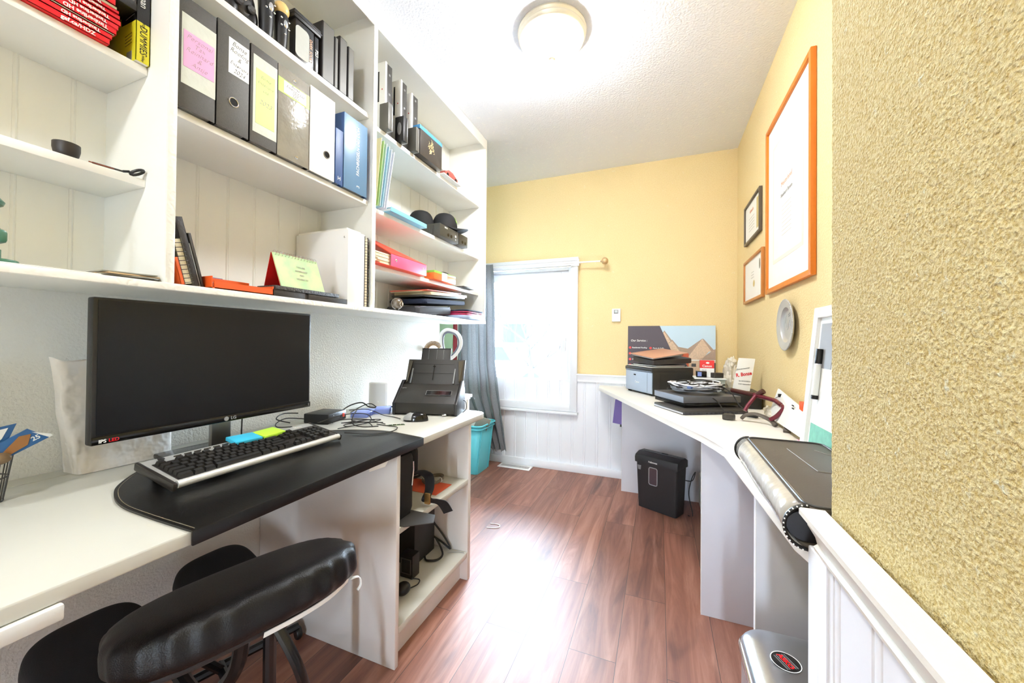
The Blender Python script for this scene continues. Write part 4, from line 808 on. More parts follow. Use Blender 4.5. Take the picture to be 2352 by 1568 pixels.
for r_i, row in enumerate(rows):
    x = -.106 + r_i * .0163 + (0 if r_i == 0 else .002)
    for k0, kw in row + [(q, 1) for q in extra[r_i]]: keys.append((x, -.214 + k0 * u, kw * u))
for (x, y, wd) in keys:
    if y + wd > .222: continue
    vs = [(x, y + .001, .0175), (x + .0145, y + .001, .0175), (x + .0145, y + wd - .001, .0175), (x, y + wd - .001, .0175),
          (x + .002, y + .003, .0265), (x + .0118, y + .003, .0258), (x + .0118, y + wd - .003, .0258), (x + .002, y + wd - .003, .0265)]
    k = MB().add(vs, [(0, 1, 2, 3), (4, 5, 6, 7), (0, 1, 5, 4), (1, 2, 6, 5), (2, 3, 7, 6), (3, 0, 4, 7)], T=Tk)
    o = k.build('key', 'key_black', kb, local=True); nk += 1
b = MB()
for i in range(8): b.tube([(-.127, -.165 + i * .022, .0165), (-.127, -.15 + i * .022, .0165)], .0022, 6, T=Tk)
b.lathe([(.0001, 0), (.006, 0), (.007, .003), (.0001, .004)], 16, T=Tk @ Matrix.Translation((-.128, -.19, .0155))); b.build('media_buttons', 'kb_black', kb, local=True)
for y in (-.19, .19): MB().box(-.135, y - .012, .0005, -.127, y + .012, .030, b=.002).build('rear_foot', 'kb_black', kb, local=True)
text('Cherry', .010, Tk @ UP(-.127, .175, .0163, 90) , 'print_white', kb, local=True)
# sticky note pads on the keyboard
M('note_blue', '#37b4d6', .6); M('note_green', '#b8e63e', .6)
for (y, m, lb) in ((.712, 'note_blue', 'blue sticky note pad lying on top of the keyboard'), (.783, 'note_green', 'lime green sticky note pad lying on top of the keyboard')):
    T = Matrix.Translation((-1.098, y, ZD + .0505)) @ Matrix.Rotation(radians(9), 4, 'Y') @ Matrix.Rotation(radians(-4 if m == 'note_blue' else 6), 4, 'Z')
    tag(MB().box(-.026, -.035, 0, .026, .035, .010, T=T, b=.0006).build('sticky_note_pad', m), lb, 'sticky notes')
# ---------------------------------------------------------------- mini pc, cables, blue switch, router
pc = thing('mini_computer', 'small black computer box with a red front button beside the keyboard', 'computer', (-1.292, 1.165, ZD), radians(12))
MB().box(-.055, -.06, .001, .055, .06, .040, b=.004).build('case', 'black_plastic', pc, local=True)
MB().lathe([(.0001, 0), (.0075, 0), (.0075, .002), (.0001, .002)], 18, T=PX(.055, .040, .021)).build('power_button', M('button_red', '#e8401c', .4), pc, local=True)
MB().box(.0548, .018, .014, .0554, .024, .018).build('port', 'black_gloss', pc, local=True)
MB().lathe([(.0001, 0), (.0016, 0), (.0001, .001)], 10, T=PX(.055, -.025, .030)).build('status_light', 'print_white', pc, local=True)
def cab(name, pts, r, m, label, ct='cable', k=6, group=None): return tag(MB().tube(pts, r, 7, k=k).build(name, m), label, ct, group)
z = ZD + .003; zp = ZD + .0075
cab('cable', [(-1.215, 1.06, .735), (-1.18, 1.12, .752), (-1.14, 1.17, .758), (-1.11, 1.21, .748), (-1.09, 1.20, .724), (-1.12, 1.12, z), (-1.16, 1.14, z), (-1.10, 1.19, z + .004), (-1.04, 1.16, z)], .0019, 'black_cable', 'black cable looping up in front of the small computer')
cab('cable', [(-1.13, 1.075, z), (-1.09, 1.16, z + .004), (-1.07, 1.24, z + .007), (-1.10, 1.215, z + .010), (-1.15, 1.13, z + .010), (-1.13, 1.11, z + .015), (-1.05, 1.18, z + .012), (-1.02, 1.21, z)], .0018, 'black_cable', 'black cable folded in narrow loops right of the keyboard')
cab('cable', [(-1.02, 1.00, zp + .008), (-.985, 1.03, zp + .002), (-.935, 1.055, zp), (-.905, 1.11, zp), (-.93, 1.17, z + .004), (-.99, 1.19, z), (-1.05, 1.195, z)], .0018, 'black_cable', 'thin black cable making a wide loop over the corner of the desk pad')
cab('cable', [(-1.30, 1.010, z + .02), (-1.36, 1.00, z + .03), (-1.39, 1.05, z + .04), (-1.37, 1.10, z + .035)], .0022, 'black_cable', 'black cable rising behind the keyboard to the small computer')
cab('cable', [(-1.33, 1.34, z), (-1.36, 1.45, z + .012), (-1.33, 1.47, z + .020), (-1.29, 1.47, z + .006), (-1.25, 1.47, z + .012), (-1.19, 1.46, z + .018), (-1.14, 1.43, z + .004)], .0024, 'black_cable', 'black cable lying between the white router and the scanner')
cab('cable', [(-1.235, 1.235, z + .035), (-1.20, 1.31, z + .028), (-1.13, 1.325, z + .006), (-1.08, 1.335, z), (-1.03, 1.315, z)], .0018, 'black_cable', 'mouse cable running from the small computer to the mouse')
M('switch_blue', '#7687c4', .35, var=.05)
for (x, y, a, lx, ly, lb) in ((-1.232, 1.318, 20, .036, .055, 'blue network switch with ridged front next to the small computer'), (-1.205, 1.412, 35, .034, .045, 'smaller blue network box behind the ridged blue one')):
    t = thing('network_switch', lb, 'network switch', (x, y, ZD), radians(a), group='blue network boxes')
    MB().box(-lx, -ly, .0005, lx, ly, .022, b=.002).build('case', 'switch_blue', t, local=True)
    b = MB(); [b.box(lx - .0005, -ly + .008 + i * .0105, .004, lx + .001, -ly + .014 + i * .0105, .018) for i in range(int((2 * ly - .012) / .0105))]; b.build('port_ribs', M('switch_dark', '#5566a8', .4), t, local=True)
t = thing('wifi_router', 'white upright wifi router standing against the left wall', 'router', (-1.325, 1.52, ZD), radians(24))
MB().box(-.048, -.014, .0005, .048, .014, .125, b=.006).build('case', 'white_gloss', t, local=True); MB().box(-.040, -.0150, .006, .036, -.0138, .119).build('front_face', M('router_face', '#e4e4e0', .3), t, local=True)
MB().ell((0, -.0152, .028), (.0035, .0008, .0035), 12, 6).build('indicator_light', 'print_white', t, local=True)
# ---------------------------------------------------------------- document scanner
M('scanner_black', '#2b2823', .42, bump=.15, bs=350, var=.06)
sn = thing('document_scanner', 'black document scanner with raised paper tray on the left desk', 'scanner', (-.985, 1.425, ZD), radians(15.3))
W = .151
def sideprism(b, prof, x0, x1, mi=0, bv=0): return b.prism(prof, x0, x1, mi, b=bv, T=fr((0, 1, 0), (0, 0, 1), (0, 0, 0)))
b = MB(); sideprism(b, [(.006, .006), (.150, .006), (.150, .08), (.125, .130), (.095, .128), (.0, .056), (.002, .012)], -W + .006, W - .006, bv=.003); b.build('body', 'scanner_black', sn, local=True)
for x0 in (-W, W - .014):
    b = MB(); sideprism(b, [(.004, .0), (.155, .0), (.155, .10), (.125, .148), (.108, .148), (-.003, .054), (-.001, .004)], x0, x0 + .014, bv=.003); b.build('side_cheek', 'black_plastic', sn, local=True)
b = MB(); sideprism(b, [(.118, .13), (.126, .13), (.172, .242), (.165, .245)], -W + .012, W - .002, bv=.001); b.build('paper_tray', 'scanner_black', sn, local=True)
b = MB(); sideprism(b, [(.166, .235), (.170, .234), (.190, .298), (.186, .299)], -.078, .072, bv=.0008); b.build('tray_extension', 'scanner_black', sn, local=True)
b = MB(); sideprism(b, [(.108, .135), (.116, .130), (.150, .200), (.144, .203)], -.112, -.106); sideprism(b, [(.108, .135), (.116, .130), (.150, .200), (.144, .203)], .100, .106); b.build('paper_guides', 'grey_metal', sn, local=True)
Ts = fr((1, 0, 0), (0, .095, .072), (0.05, .051, .0968))
MB().prism(rrect(-.058, -.014, .060, .012, .002, 2), 0, .0012, T=Ts).build('status_panel', 'black_gloss', sn, local=True)
b = MB(); b.tube([(x, y, .0014) for x, y in rrect(-.059, -.015, .061, .013, .002, 2)], .0007, 5, closed=True, T=Ts); b.build('panel_outline', 'print_grey', sn, local=True)
text('FUJITSU', .0075, Ts @ Matrix.Translation((-.175, .028, .0005)), 'print_grey', sn, local=True)
Tt = fr((1, 0, 0), (0, .047, .114), (0, .143, .1926)) # front of the paper tray
for (x0, y0, x1, y1) in ((-.104, -.0160, .098, -.0148), (-.104, .030, .098, .0308), (-.0035, -.05, -.0015, .028)): MB().box(x0, y0, .0052, x1, y1, .0062, T=Tt).build('tray_groove', 'black_gloss', sn, local=True)
MB().box(-.008, .018, .0052, .004, .022, .0064, T=Tt).build('centre_mark', 'black_gloss', sn, local=True)
for x0 in (-.137, .139): quadslab(MB(), [(x0, .118, .13), (x0 + .001, .160, .242), (x0 + (.022 if x0 < 0 else -.022), .150, .238), (x0 + (.010 if x0 < 0 else -.010), .108, .14)], .002).build('side_flap', M('flap_brown', '#4a4336', .3), sn, local=True)
Te = fr((1, 0, 0), (0, .020, .064), (0, .178, .267))
for x0 in (-.042, .0, .034): MB().box(x0, -.022, .0024, x0 + .0007, .028, .0031, T=Te).build('tray_line', 'grey_metal', sn, local=True)
MB().box(-.078, .030, .002, .072, .034, .0035, T=Te).build('tray_lip', 'black_gloss', sn, local=True)
MB().box(.085, -.010, .004, .105, -.001, .012, b=.001).build('cable_plug', 'chrome', sn, local=True)
MB().tube([(.155, .10, .06), (.168, .10, .05), (.172, .09, .02), (.158, .08, .004)], .002, 6, k=5).build('cable', 'black_cable', sn, local=True)
# ---------------------------------------------------------------- mouse, memory stick
ms = thing('computer_mouse', 'black and silver computer mouse lying beside the scanner', 'mouse', (-.955, 1.322, ZD), radians(24))
def mfn(u, v):
    a = 2 * pi * u; e = max(1e-4, cos(v * pi / 2)) ** .6
    return Vector((.052 * cos(a) * e, .029 * sin(a) * e * (1 - .12 * cos(a)), .001 + .034 * sin(v * pi / 2) * (1 + .18 * cos(a) * (1 - v))))
MB().grid(32, 10, mfn, cu=True).build('body', 'black_gloss', ms, local=True)
b = MB(); b.grid(10, 8, lambda u, v: mfn(.5 + (u - .5) * .42, .12 + v * .75) * 1.03 + Vector((-.0006, 0, .0006))); b.build('silver_buttons', 'silver_plastic', ms, local=True)
M('pcb', '#4f6b3c', .4)
t = thing('memory_module', 'small green memory stick lying on the desk in front of the mouse', 'memory module', (-.977, 1.222, ZD), radians(38)); MB().box(-.034, -.006, .0004, .034, .006, .0016).build('circuit_board', 'pcb', t, local=True)
b = MB(); b.box(-.028, -.003, .0016, -.016, .005, .0028); b.build('chip', 'black_gloss', t, local=True)
for q in (-.012, .004, .018): MB().box(q, -.003, .0016, q + .012, .005, .0028).build('chip', 'black_gloss', t, local=True)
cab('cable', [(-1.345, 1.11, z + .012), (-1.385, 1.06, z + .02), (-1.38, 1.015, z + .01), (-1.34, .99, z + .004), (-1.30, 1.02, z + .003)], .0020, 'black_cable', 'second black cable rising behind the keyboard beside the small computer')
cab('cable', [(-1.225, 1.14, z), (-1.19, 1.10, z + .012), (-1.15, 1.12, z + .024), (-1.12, 1.17, z + .018), (-1.10, 1.235, z + .004), (-1.14, 1.25, z), (-1.17, 1.20, z + .010), (-1.13, 1.15, z + .016), (-1.08, 1.18, z + .008), (-1.05, 1.23, z)], .0020, 'black_cable', 'black cable bundled in front of the red button of the small computer')
cab('cable', [(-1.20, 1.235, z + .03), (-1.16, 1.20, z + .045), (-1.12, 1.14, z + .036), (-1.09, 1.11, z + .014), (-1.06, 1.13, z + .002), (-1.02, 1.17, z)], .0020, 'black_cable', 'black cable arching highest in front of the small computer')
cab('cable', [(-1.355, 1.30, z + .006), (-1.375, 1.38, z + .022), (-1.35, 1.43, z + .03), (-1.30, 1.43, z + .012), (-1.26, 1.47, z + .006), (-1.20, 1.50, z + .010), (-1.16, 1.47, z + .004)], .0030, 'black_cable', 'thicker black cable behind the blue network boxes')
# ---------------------------------------------------------------- pen cup with brochures at the left frame edge
pcu = thing('wire_pen_cup', 'black wire cup at the left edge of the picture holding brochures', 'cup', (-1.275, .310, ZD))
b = MB()
for i in range(16):
    a = 2 * pi * i / 16; b.tube([(-1.275 + .028 * cos(a), .310 + .028 * sin(a), ZD + .001), (-1.275 + .040 * cos(a), .310 + .040 * sin(a), ZD + .095)], .0012, 5)
for zz, r in ((.001, .028), (.05, .034), (.095, .040)): b.tube([(-1.275 + r * cos(2 * pi * i / 24), .310 + r * sin(2 * pi * i / 24), ZD + zz) for i in range(24)], .0016, 5, closed=True)
b.lathe([(.0001, .0005), (.028, .0005), (.028, .002), (.0001, .002)], 20, T=Matrix.Translation((-1.275, .310, ZD))); b.build('wire_frame', 'dark_grey', pcu)
M('brochure_blue', '#2f5f94', .3, var=.25, vs=25); M('hand_brown', '#9a6a3a', .5)
def brq(i, lb, P4, m):
    t = thing('brochure', lb, 'brochure', (-1.256, .325, .80), group='blue brochures in the wire cup'); x = -1.248 - i * .008
    quadslab(MB(), [(x, y, z_) for y, z_ in P4], .0014).build('cover', m, t); return t, x
t, x = brq(0, 'folded blue brochure with a white number fanned out of the wire cup', [(.308, .790), (.392, .835), (.361, .860), (.306, .826)], 'brochure_blue')
text('25', .013, fr((0, .86, .42), (0, -.42, .86), (x + .0012, .373, .838)), 'print_white', t, off=.0003)
quadslab(MB(), [(x + .0018, .312, .793), (x + .0018, .362, .826), (x + .0018, .366, .848), (x + .0018, .350, .846)], .0006).build('printed_arm', 'hand_brown', t)
quadslab(MB(), [(x + .0016, .392, .8352), (x + .0016, .3975, .838), (x + .0016, .394, .842), (x + .0016, .3665, .852)], .0006).build('white_corner', 'label_white', t)
t, x = brq(1, 'second blue brochure fanned behind the first one', [(.300, .800), (.340, .845), (.349, .873), (.318, .868)], 'brochure_blue')
quadslab(MB(), [(x + .0016, .306, .815), (x + .0016, .330, .845), (x + .0016, .338, .866), (x + .0016, .318, .862)], .0006).build('white_panel', 'label_white', t)
tag(MB().ell((-1.2315, .322, ZD + .094), (.010, .016, .012)).build('brown_stone', M('stone_brown', '#6f5a41', .25, var=.3, vs=60)), 'brown rounded bead hanging on the rim of the wire cup', 'bead')
# ================================================================ things in the shelf unit
t = thing('camera_bag', 'black fabric shoulder bag standing on the middle shelf of the unit', 'bag', (-.86, 1.05, .4445))
b = MB(); b.prism(rrect(-.075, -.064, .065, .058, .03), 0, .215, b=.022, T=Matrix.Translation((-.875, 1.068, .4450)), seg=3); b.build('body', 'black_fabric', t)
b = MB(); b.prism(rrect(-.035, -.025, .035, .024, .018), 0, .10, b=.016, T=Matrix.Translation((-.865, 1.153, .560)), seg=3); b.build('side_pocket', 'black_fabric', t)
MB().tube([(-.806, 1.105, .628), (-.806, 1.107, .60), (-.807, 1.104, .575), (-.807, 1.100, .545)], .003, 6).build('metal_clip', 'chrome', t)
MB().strap([(-.815, 1.11, .585), (-.805, 1.15, .575), (-.80, 1.192, .545), (-.795, 1.190, .50), (-.79, 1.162, .475), (-.775, 1.185, .462), (-.755, 1.215, .445), (-.74, 1.235, .405)], (.030, .016, .010), .003, k=6).build('shoulder_strap', 'black_fabric', t)
MB().box(-.790, 1.150, .462, -.768, 1.158, .500, b=.001).build('buckle', M('brass_buckle', '#b08850', .3, metal=.8), t)
tag(MB().prism([(-.90, 1.010), (-.770, 1.010), (-.697, 1.070), (-.722, 1.118), (-.90, 1.118)], .4448, .4485, b=.001).build('metal_tray', 'dark_grey'), 'flat dark metal strip at the front of the middle shelf', 'tray')
tag(MB().box(-1.02, 1.265, .4445, -.815, 1.385, .4460).build('orange_card', M('orange_paper', '#e2613f', .5)), 'orange paper card lying on the middle shelf', 'card')
def coil(name, c, r, n, wr, m, label, asp=.7, tie=True):
    t = thing(name, label, 'cable', (c[0], c[1], c[2]))
    b = MB(); pts = []; random.seed(len(label))
    for i in range(n * 12):
        a = 2 * pi * i / 12; q = 1 + .10 * sin(a * .37 + n) ; pts.append((c[0] + r * asp * cos(a) * q, c[1] + r * sin(a) * q, c[2] + wr * 1.2 + (i / (n * 12)) * wr * 3.2 + .002 * sin(a * 2)))
    b.tube(pts, wr, 6, k=2); b.build('loops', m, t)
    if tie: MB().tube([Vector((c[0] + r * asp * .98 + .009 * cos(q), c[1], c[2] + .010 + .010 * sin(q))) for q in [2 * pi * j / 10 for j in range(10)]], .0018, 5, closed=True).build('tie', 'print_white', t)
    return t
M('cable_grey', '#7b7467', .45); coil('cable_coil', (-.908, 1.385, .4475), .052, 5, .0030, 'cable_grey', 'grey cable coiled and tied with white string on the middle shelf'); coil('cable_coil', (-1.01, 1.40, .4475), .034, 4, .0026, 'black_cable', 'dark power cord bundle behind the grey coil')
coil('cable_coil', (-.965, 1.245, .4475), .030, 4, .0028, 'black_cable', 'black cable bundle between the bag and the grey coil', tie=False)
t = thing('subwoofer', 'black speaker cabinet standing on the bottom shelf of the unit', 'speaker', (-1.04, 1.36, .1245)); MB().box(-1.16, 1.289, .1250, -.930, 1.436, .400, b=.003).build('cabinet', M('box_black', '#24211f', .5, bump=.2, bs=200), t); MB().lathe([(.0001, .001), (.02, .001), (.024, 0), (.028, .003), (.030, 0)], 24, T=PX(-.9298, 1.40, .375)).build('port_ring', 'black_gloss', t)
t = thing('power_adapter', 'black framed adapter block in front of the speaker cabinet', 'adapter', (-.91, 1.24, .1245)); MB().box(-.945, 1.215, .125, -.885, 1.262, .215, b=.004).build('block', 'black_plastic', t); b = MB(); b.tube([(x, 1.2145, z_) for x, z_ in ((-.938, .145), (-.893, .145), (-.893, .20), (-.938, .20))], .003, 6, closed=True); b.build('frame_ridge', 'dark_grey', t)
tag(MB().ell((-.868, 1.135, .146), (.026, .030, .021)).build('charger_puck', 'black_plastic'), 'round black charger lying at the front left of the bottom shelf', 'charger')
cab('cable', [(-1.01, 1.438, .30), (-.985, 1.448, .27), (-.90, 1.452, .19), (-.855, 1.450, .134), (-.90, 1.452, .152), (-.96, 1.450, .18), (-.99, 1.443, .23)], .0042, 'black_cable', 'thick black cable looping down behind the speaker cabinet')
cab('cable', [(-.925, 1.440, .17), (-.895, 1.43, .145), (-.865, 1.40, .130), (-.868, 1.36, .129), (-.905, 1.34, .130), (-.925, 1.355, .135)], .0042, 'black_cable', 'short thick black cable loop beside the speaker cabinet')
cab('cable', [(-.885, 1.21, .135), (-.86, 1.225, .128), (-.85, 1.20, .127), (-.865, 1.165, .128)], .0022, 'black_cable', 'thin black cable beside the round charger')
cab('cable', [(-.79, 1.455, .1262), (-.815, 1.47 - .02, .1262), (-.86, 1.43, .1262)], .0012, 'print_grey', 'thin white cord on the bottom shelf near the right panel')
# ================================================================ kneeling chair
M('chair_vinyl', '#0e0b0b', .38, bump=.35, bs=650, var=.15, vs=30); M('chair_cover', '#080606', .42, bump=.5, bs=420, bd=.0015, var=.2, vs=14, spec=.35); M('chair_frame', '#121010', .25)
kc = thing('kneeling_chair', 'black kneeling chair with a stretch covered seat pushed under the left desk', 'chair', (-.95, .62, 0), radians(-20))
def cushion(cx, cy, cz, lx, ly, h, rx, ry, p=.55, wr=0.0, rot=0):
    T = Matrix.Translation((cx, cy, cz)) @ Matrix.Rotation(radians(rot), 4, 'Z') @ Matrix.Rotation(radians(rx), 4, 'X') @ Matrix.Rotation(radians(ry), 4, 'Y')
    def fn(u, v):
        a = 2 * pi * u; ph = -pi / 2 + pi * v; sq = lambda c, e: (abs(c) ** e) * (1 if c > 0 else -1)
        rr = max(1e-4, cos(ph)) ** .30 if 0 < v < 1 else 1e-4
        side = cos(ph) * (1 if ph < .5 else .3)
        w_ = wr * side * sin(a * 26 + 3 * sin(a * 3)) * (0.4 + .6 * max(0, sin(a - .6)))
        return Vector(((lx / 2 + w_) * sq(cos(a), p) * rr, (ly / 2 + w_) * sq(sin(a), p) * rr, h / 2 * sq(sin(ph), .55)))
    b = MB(); b.grid(220 if wr else 72, 26, fn, cu=True, T=T); return b
# local frame: x = towards the sitter (+X side), y = seat width
cushion(.110, -.018, .484, .325, .445, .090, 2, -15, .72, .0055).build('seat_cushion', 'chair_cover', kc, local=True)
cushion(.118, -.018, .440, .235, .365, .035, 2, -15, .6).build('seat_underside', M('chair_under', '#2a2523', .8), kc, local=True)
cushion(-.298, .014, .325, .20, .20, .075, 0, 24, .6, 0, 18).build('knee_cushion', 'black_fabric', kc, local=True)
cushion(-.150, -.240, .335, .21, .20, .075, 0, 24, .6, 0, 18).build('knee_cushion', 'black_fabric', kc, local=True)
MB().strap([(.238, -.02, .462), (.243, .05, .468), (.238, .11, .474), (.215, .16, .478)], (0, .002, .010), .002).build('white_lining', 'print_white', kc, local=True)
MB().strap([(.215, .165, .478), (.225, .182, .480), (.228, .186, .462), (.224, .180, .448)], (.008, 0, 0), .0015).build('tie_string', 'print_white', kc, local=True)
b = MB(); b.tube([(.10, -.02, .42), (.07, -.03, .30), (-.03, -.07, .20), (-.15, -.11, .24), (-.20, -.12, .27)], .016, 10, k=6); b.build('main_beam', 'chair_frame', kc, local=True)
b = MB(); b.tube([(.10, .03, .415), (.105, .03, .10), (.105, .03, .06)], .014, 10); b.build('rear_post', 'chair_frame', kc, local=True)
b = MB(); b.tube([(.11, -.17, .045), (.12, -.08, .075), (.12, .03, .085), (.12, .14, .075), (.11, .23, .045)], .013, 8, k=5); b.build('rear_bar', 'chair_frame', kc, local=True)
b = MB(); b.tube([(.115, .04, .385), (.16, .07, .30), (.175, .10, .18), (.15, .14, .07)], .014, 8, k=6, flat=.6); b.build('curved_leg', 'chair_frame', kc, local=True)
b = MB(); b.tube([(-.33, -.20, .045), (-.33, .24, .045)], .013, 8); b.build('front_bar', 'chair_frame', kc, local=True)
b = MB(); b.tube([(.11, .02, .085), (-.33, .02, .05)], .013, 8); b.build('base_beam', 'chair_frame', kc, local=True)
b = MB(); b.tube([(-.20, -.12, .27), (-.30, .02, .05)], .012, 8); b.tube([(-.15, -.24, .295), (-.20, -.12, .27), (-.29, .0, .285)], .012, 8); b.build('front_post', 'chair_frame', kc, local=True)
for x, y in ((-.33, -.20), (-.33, .24), (.11, -.17), (.11, .23)):
    MB().lathe([(.0001, -.009), (.018, -.009), (.0215, -.004), (.0215, .004), (.018, .009), (.0001, .009)], 20, T=Matrix.Translation((x, y, .0222)) @ Matrix.Rotation(radians(90), 4, 'X')).build('caster', 'black_plastic', kc, local=True)
# ================================================================ side table and loop fan beyond the wall end
st = thing('side_table', 'small white side table with moulded edge behind the left desk', 'table', (-1.31, 2.12, 0))
MB().box(-1.415, 1.93, .668, -1.196, 2.30, .688, b=.004).box(-1.408, 1.94, .655, -1.206, 2.29, .668, b=.003).build('table_top', 'white_paint', st)
for x in (-1.40, -1.232):
    for y in (1.95, 2.268): MB().box(x, y, 0, x + .018, y + .018, .655, b=.002).build('leg', 'white_paint', st)
MB().box(-1.40, 1.96, .59, -1.22, 2.28, .654).build('apron', 'white_paint', st)
lf = thing('loop_fan', 'white fan with an open rounded loop head and brown ribbed neck', 'fan', (-1.29, 2.12, .6885))
lp = [(-.052, .14), (-.030, .165), (.0, .168), (.045, .150), (.068, .110), (.068, .065), (.045, .02), (.010, -.012), (-.02, -.005), (-.042, .03), (-.055, .08)]
T = fr((.93, .36, 0), (0, 0, 1), (-1.262, 2.10, .955))
b = MB(); b.tube([T @ Vector((x, z_, 0)) for x, z_ in lp], .013, 10, closed=True, k=5, flat=1.0); b.build('loop_head', 'white_gloss', lf)
b = MB(); b.tube([T @ Vector((x * .82 + .002, .078 + (z_ - .078) * .84, .005)) for x, z_ in lp], .007, 8, closed=True, k=5); b.build('inner_rim', M('rim_grey', '#6f717e', .4), lf)
b = MB(); arc = [T @ Vector((-.105 + .048 * cos(a), .035 + .048 * sin(a), 0)) for a in [radians(180 - i * 8) for i in range(20)]]
for i, p in enumerate(arc):
    q = arc[min(i + 1, 19)] - arc[max(i - 1, 0)]; q.normalize(); b.tube([p - q * .0022, p + q * .0022], .017, 12)
b.build('ribbed_neck', M('rib_brown', '#8d6c47', .4, metal=.3, var=.2), lf)
MB().tube(arc, .0125, 10).build('neck_core', 'white_gloss', lf)
MB().lathe([(.0001, 0), (.055, 0), (.05, .012), (.02, .03), (.016, .24), (.0001, .25)], 24, T=Matrix.Translation((-1.275, 2.11, .689))).build('base', 'white_gloss', lf)
# ================================================================ right worktop
rp_ = [(-.36, 3.012), (-.435, 2.99), (-.42, 2.86), (-.376, 2.7626), (.1485, 1.5377), (.185, 1.44), (.196, 1.38), (.224, .80), (.235, .755), (.262, .7435), (.505, .7435), (.505, 3.012)]
rt = thing('desk_worktop', 'angled cream white worktop along the right wall carrying the printer', 'worktop', (.1, 2.0, .690))
MB().prism(rp_, .690, ZD, b=.004, seg=3).build('top_board', M('desk_white_lightened', '#f6f3ea', .38, bump=.1, bs=60, var=.03), rt)
M('desk_white_lightened', '#f6f3ea', .38, bump=.1, bs=60, var=.03); M('panel_blue', '#d8d9e0', .5, bump=.12, bs=150, var=.03)  # same desk white, lightened in the colour to offset shade on the right
for (x0, y0, lb) in ((-.2435, 2.7612, 'pale grey support panel below the far end of the right worktop'), (.157, 1.6315, 'pale grey support panel under the corner of the right worktop'), (.240, 1.157, 'grey support panel behind the silver bin')):
    t = thing('support_panel', lb, 'panel', ((x0 + .5) / 2, y0 + .01, 0), group='support panels under the right worktop')
    MB().box(x0 + .0015, y0, 0, .498, y0 + .018, .6895, b=.001).build('board', 'panel_blue', t); MB().box(x0 - .0005, y0 - .0004, 0, x0 + .0014, y0 + .0184, .6895).build('edge_strip', 'white_gloss', t)
tag(MB().box(.25, 1.651, .0, .268, 2.760, .20, b=.002).box(.2685, 1.651, .182, .498, 2.760, .20, b=.002).build('low_shelf', 'white_paint'), 'low white shelf on the floor behind the shredder under the right worktop', 'shelf')
# ---------------------------------------------------------------- printer and what lies on it
pr = thing('printer', 'black inkjet printer turned towards the room on the right worktop', 'printer', (-.033, 2.51, ZD), radians(55.7))
# local: y along the front face (towards far end), x = into the machine ... front normal = -x
pr.rotation_euler = (0, 0, math.atan2(.27, -.184) - pi / 2)
M('printer_front', '#a9b6c8', .35, var=.03); M('printer_black', '#2b2926', .4, bump=.1, bs=300)
MB().prism([(.0, .0), (.29, .0), (.29, .327), (0, .327)], .010, .180, b=.006).build('body', 'printer_black', pr, local=True)
MB().box(-.006, .006, .014, .001, .321, .148, b=.004).build('front_panel', 'printer_front', pr, local=True)
MB().box(-.008, -.002, .150, .292, .329, .176, b=.006).build('top_lid', 'printer_black', pr, local=True)
MB().box(-.0075, .008, .152, -.0055, .319, .172).build('control_strip', 'printer_front', pr, local=True)
MB().box(-.0085, .19, .118, -.0055, .215, .126, b=.001).build('latch', 'black_gloss', pr, local=True)
b = MB(); b.box(.05, -.0015, .04, .25, -.0003, .142); b.build('side_recess', 'printer_black', pr, local=True)
for x, y in ((.02, .02), (.27, .02), (.02, .307), (.27, .307)): MB().box(x - .01, y - .01, .0004, x + .01, y + .01, .011, b=.001).build('foot', 'black_plastic', pr, local=True)
text('Canon', .020, NX(-.0068, .175, .075), 'print_white', pr, local=True); MB().box(-.0067, .055, .02, -.006, .0565, .145).build('panel_seam', 'dark_grey', pr, local=True)
Tp = Matrix.Translation((-.033, 2.51, ZD)) @ Matrix.Rotation(pr.rotation_euler.z, 4, 'Z')
tag(MB().box(-.004, .01, .1805, .285, .30, .184, T=Tp).build('paper_stack', 'paper'), 'sheet of white papers lying on the printer lid', 'paper')
def pslab(name, x0, y0, x1, y1, z0, z1, m, a, lb, ct, r=.01, pages=None, sh_=0):
    SH = Matrix.Identity(4); SH[2][0] = SH[2][1] = sh_
    T = Tp @ SH @ Matrix.Translation(((x0 + x1) / 2, (y0 + y1) / 2, 0)) @ Matrix.Rotation(radians(a), 4, 'Z'); hx_, hy_ = (x1 - x0) / 2, (y1 - y0) / 2
    if pages is None: return tag(MB().prism(rrect(-hx_, -hy_, hx_, hy_, r), z0, z1, b=min(.004, (z1 - z0) * .4), T=T).build(name, m), lb, ct)
    o = thing(name, lb, ct, tuple(T @ Vector((0, 0, z0))))
    MB().box(-hx_, -hy_, z0, hx_, hy_, z0 + .0025, T=T, b=.001).box(-hx_, -hy_, z1 - .0025, hx_, hy_, z1, T=T, b=.001).build('cover', m, o); MB().box(-hx_ + .003, -hy_ + .003, z0 + .0026, hx_ - .006, hy_ - .004, z1 - .0026, T=T).build('pages', pages, o)
    return o
pslab('notebook', .02, .02, .25, .27, .1845, .1955, 'charcoal', 4, 'lowest dark notebook of the pile on the printer', 'notebook', pages='paper')
t = pslab('leather_portfolio', .006, -.005, .285, .265, .196, .226, 'worn_leather', -5, 'thick black zipped leather portfolio in the middle of the printer pile', 'portfolio', r=.02, sh_=.06)
pslab('portfolio', .00, .03, .24, .25, .2275, .238, 'black_plastic', 6, 'black folder under the tan one on the printer pile', 'folder', pages='paper', sh_=.10)
pslab('clipboard', -.012, .012, .262, .255, .2395, .2425, M('tan_leather', '#c8957a', .45, var=.08), 6, 'tan brown folder on top of the pile on the printer', 'folder', r=.006, sh_=.11)
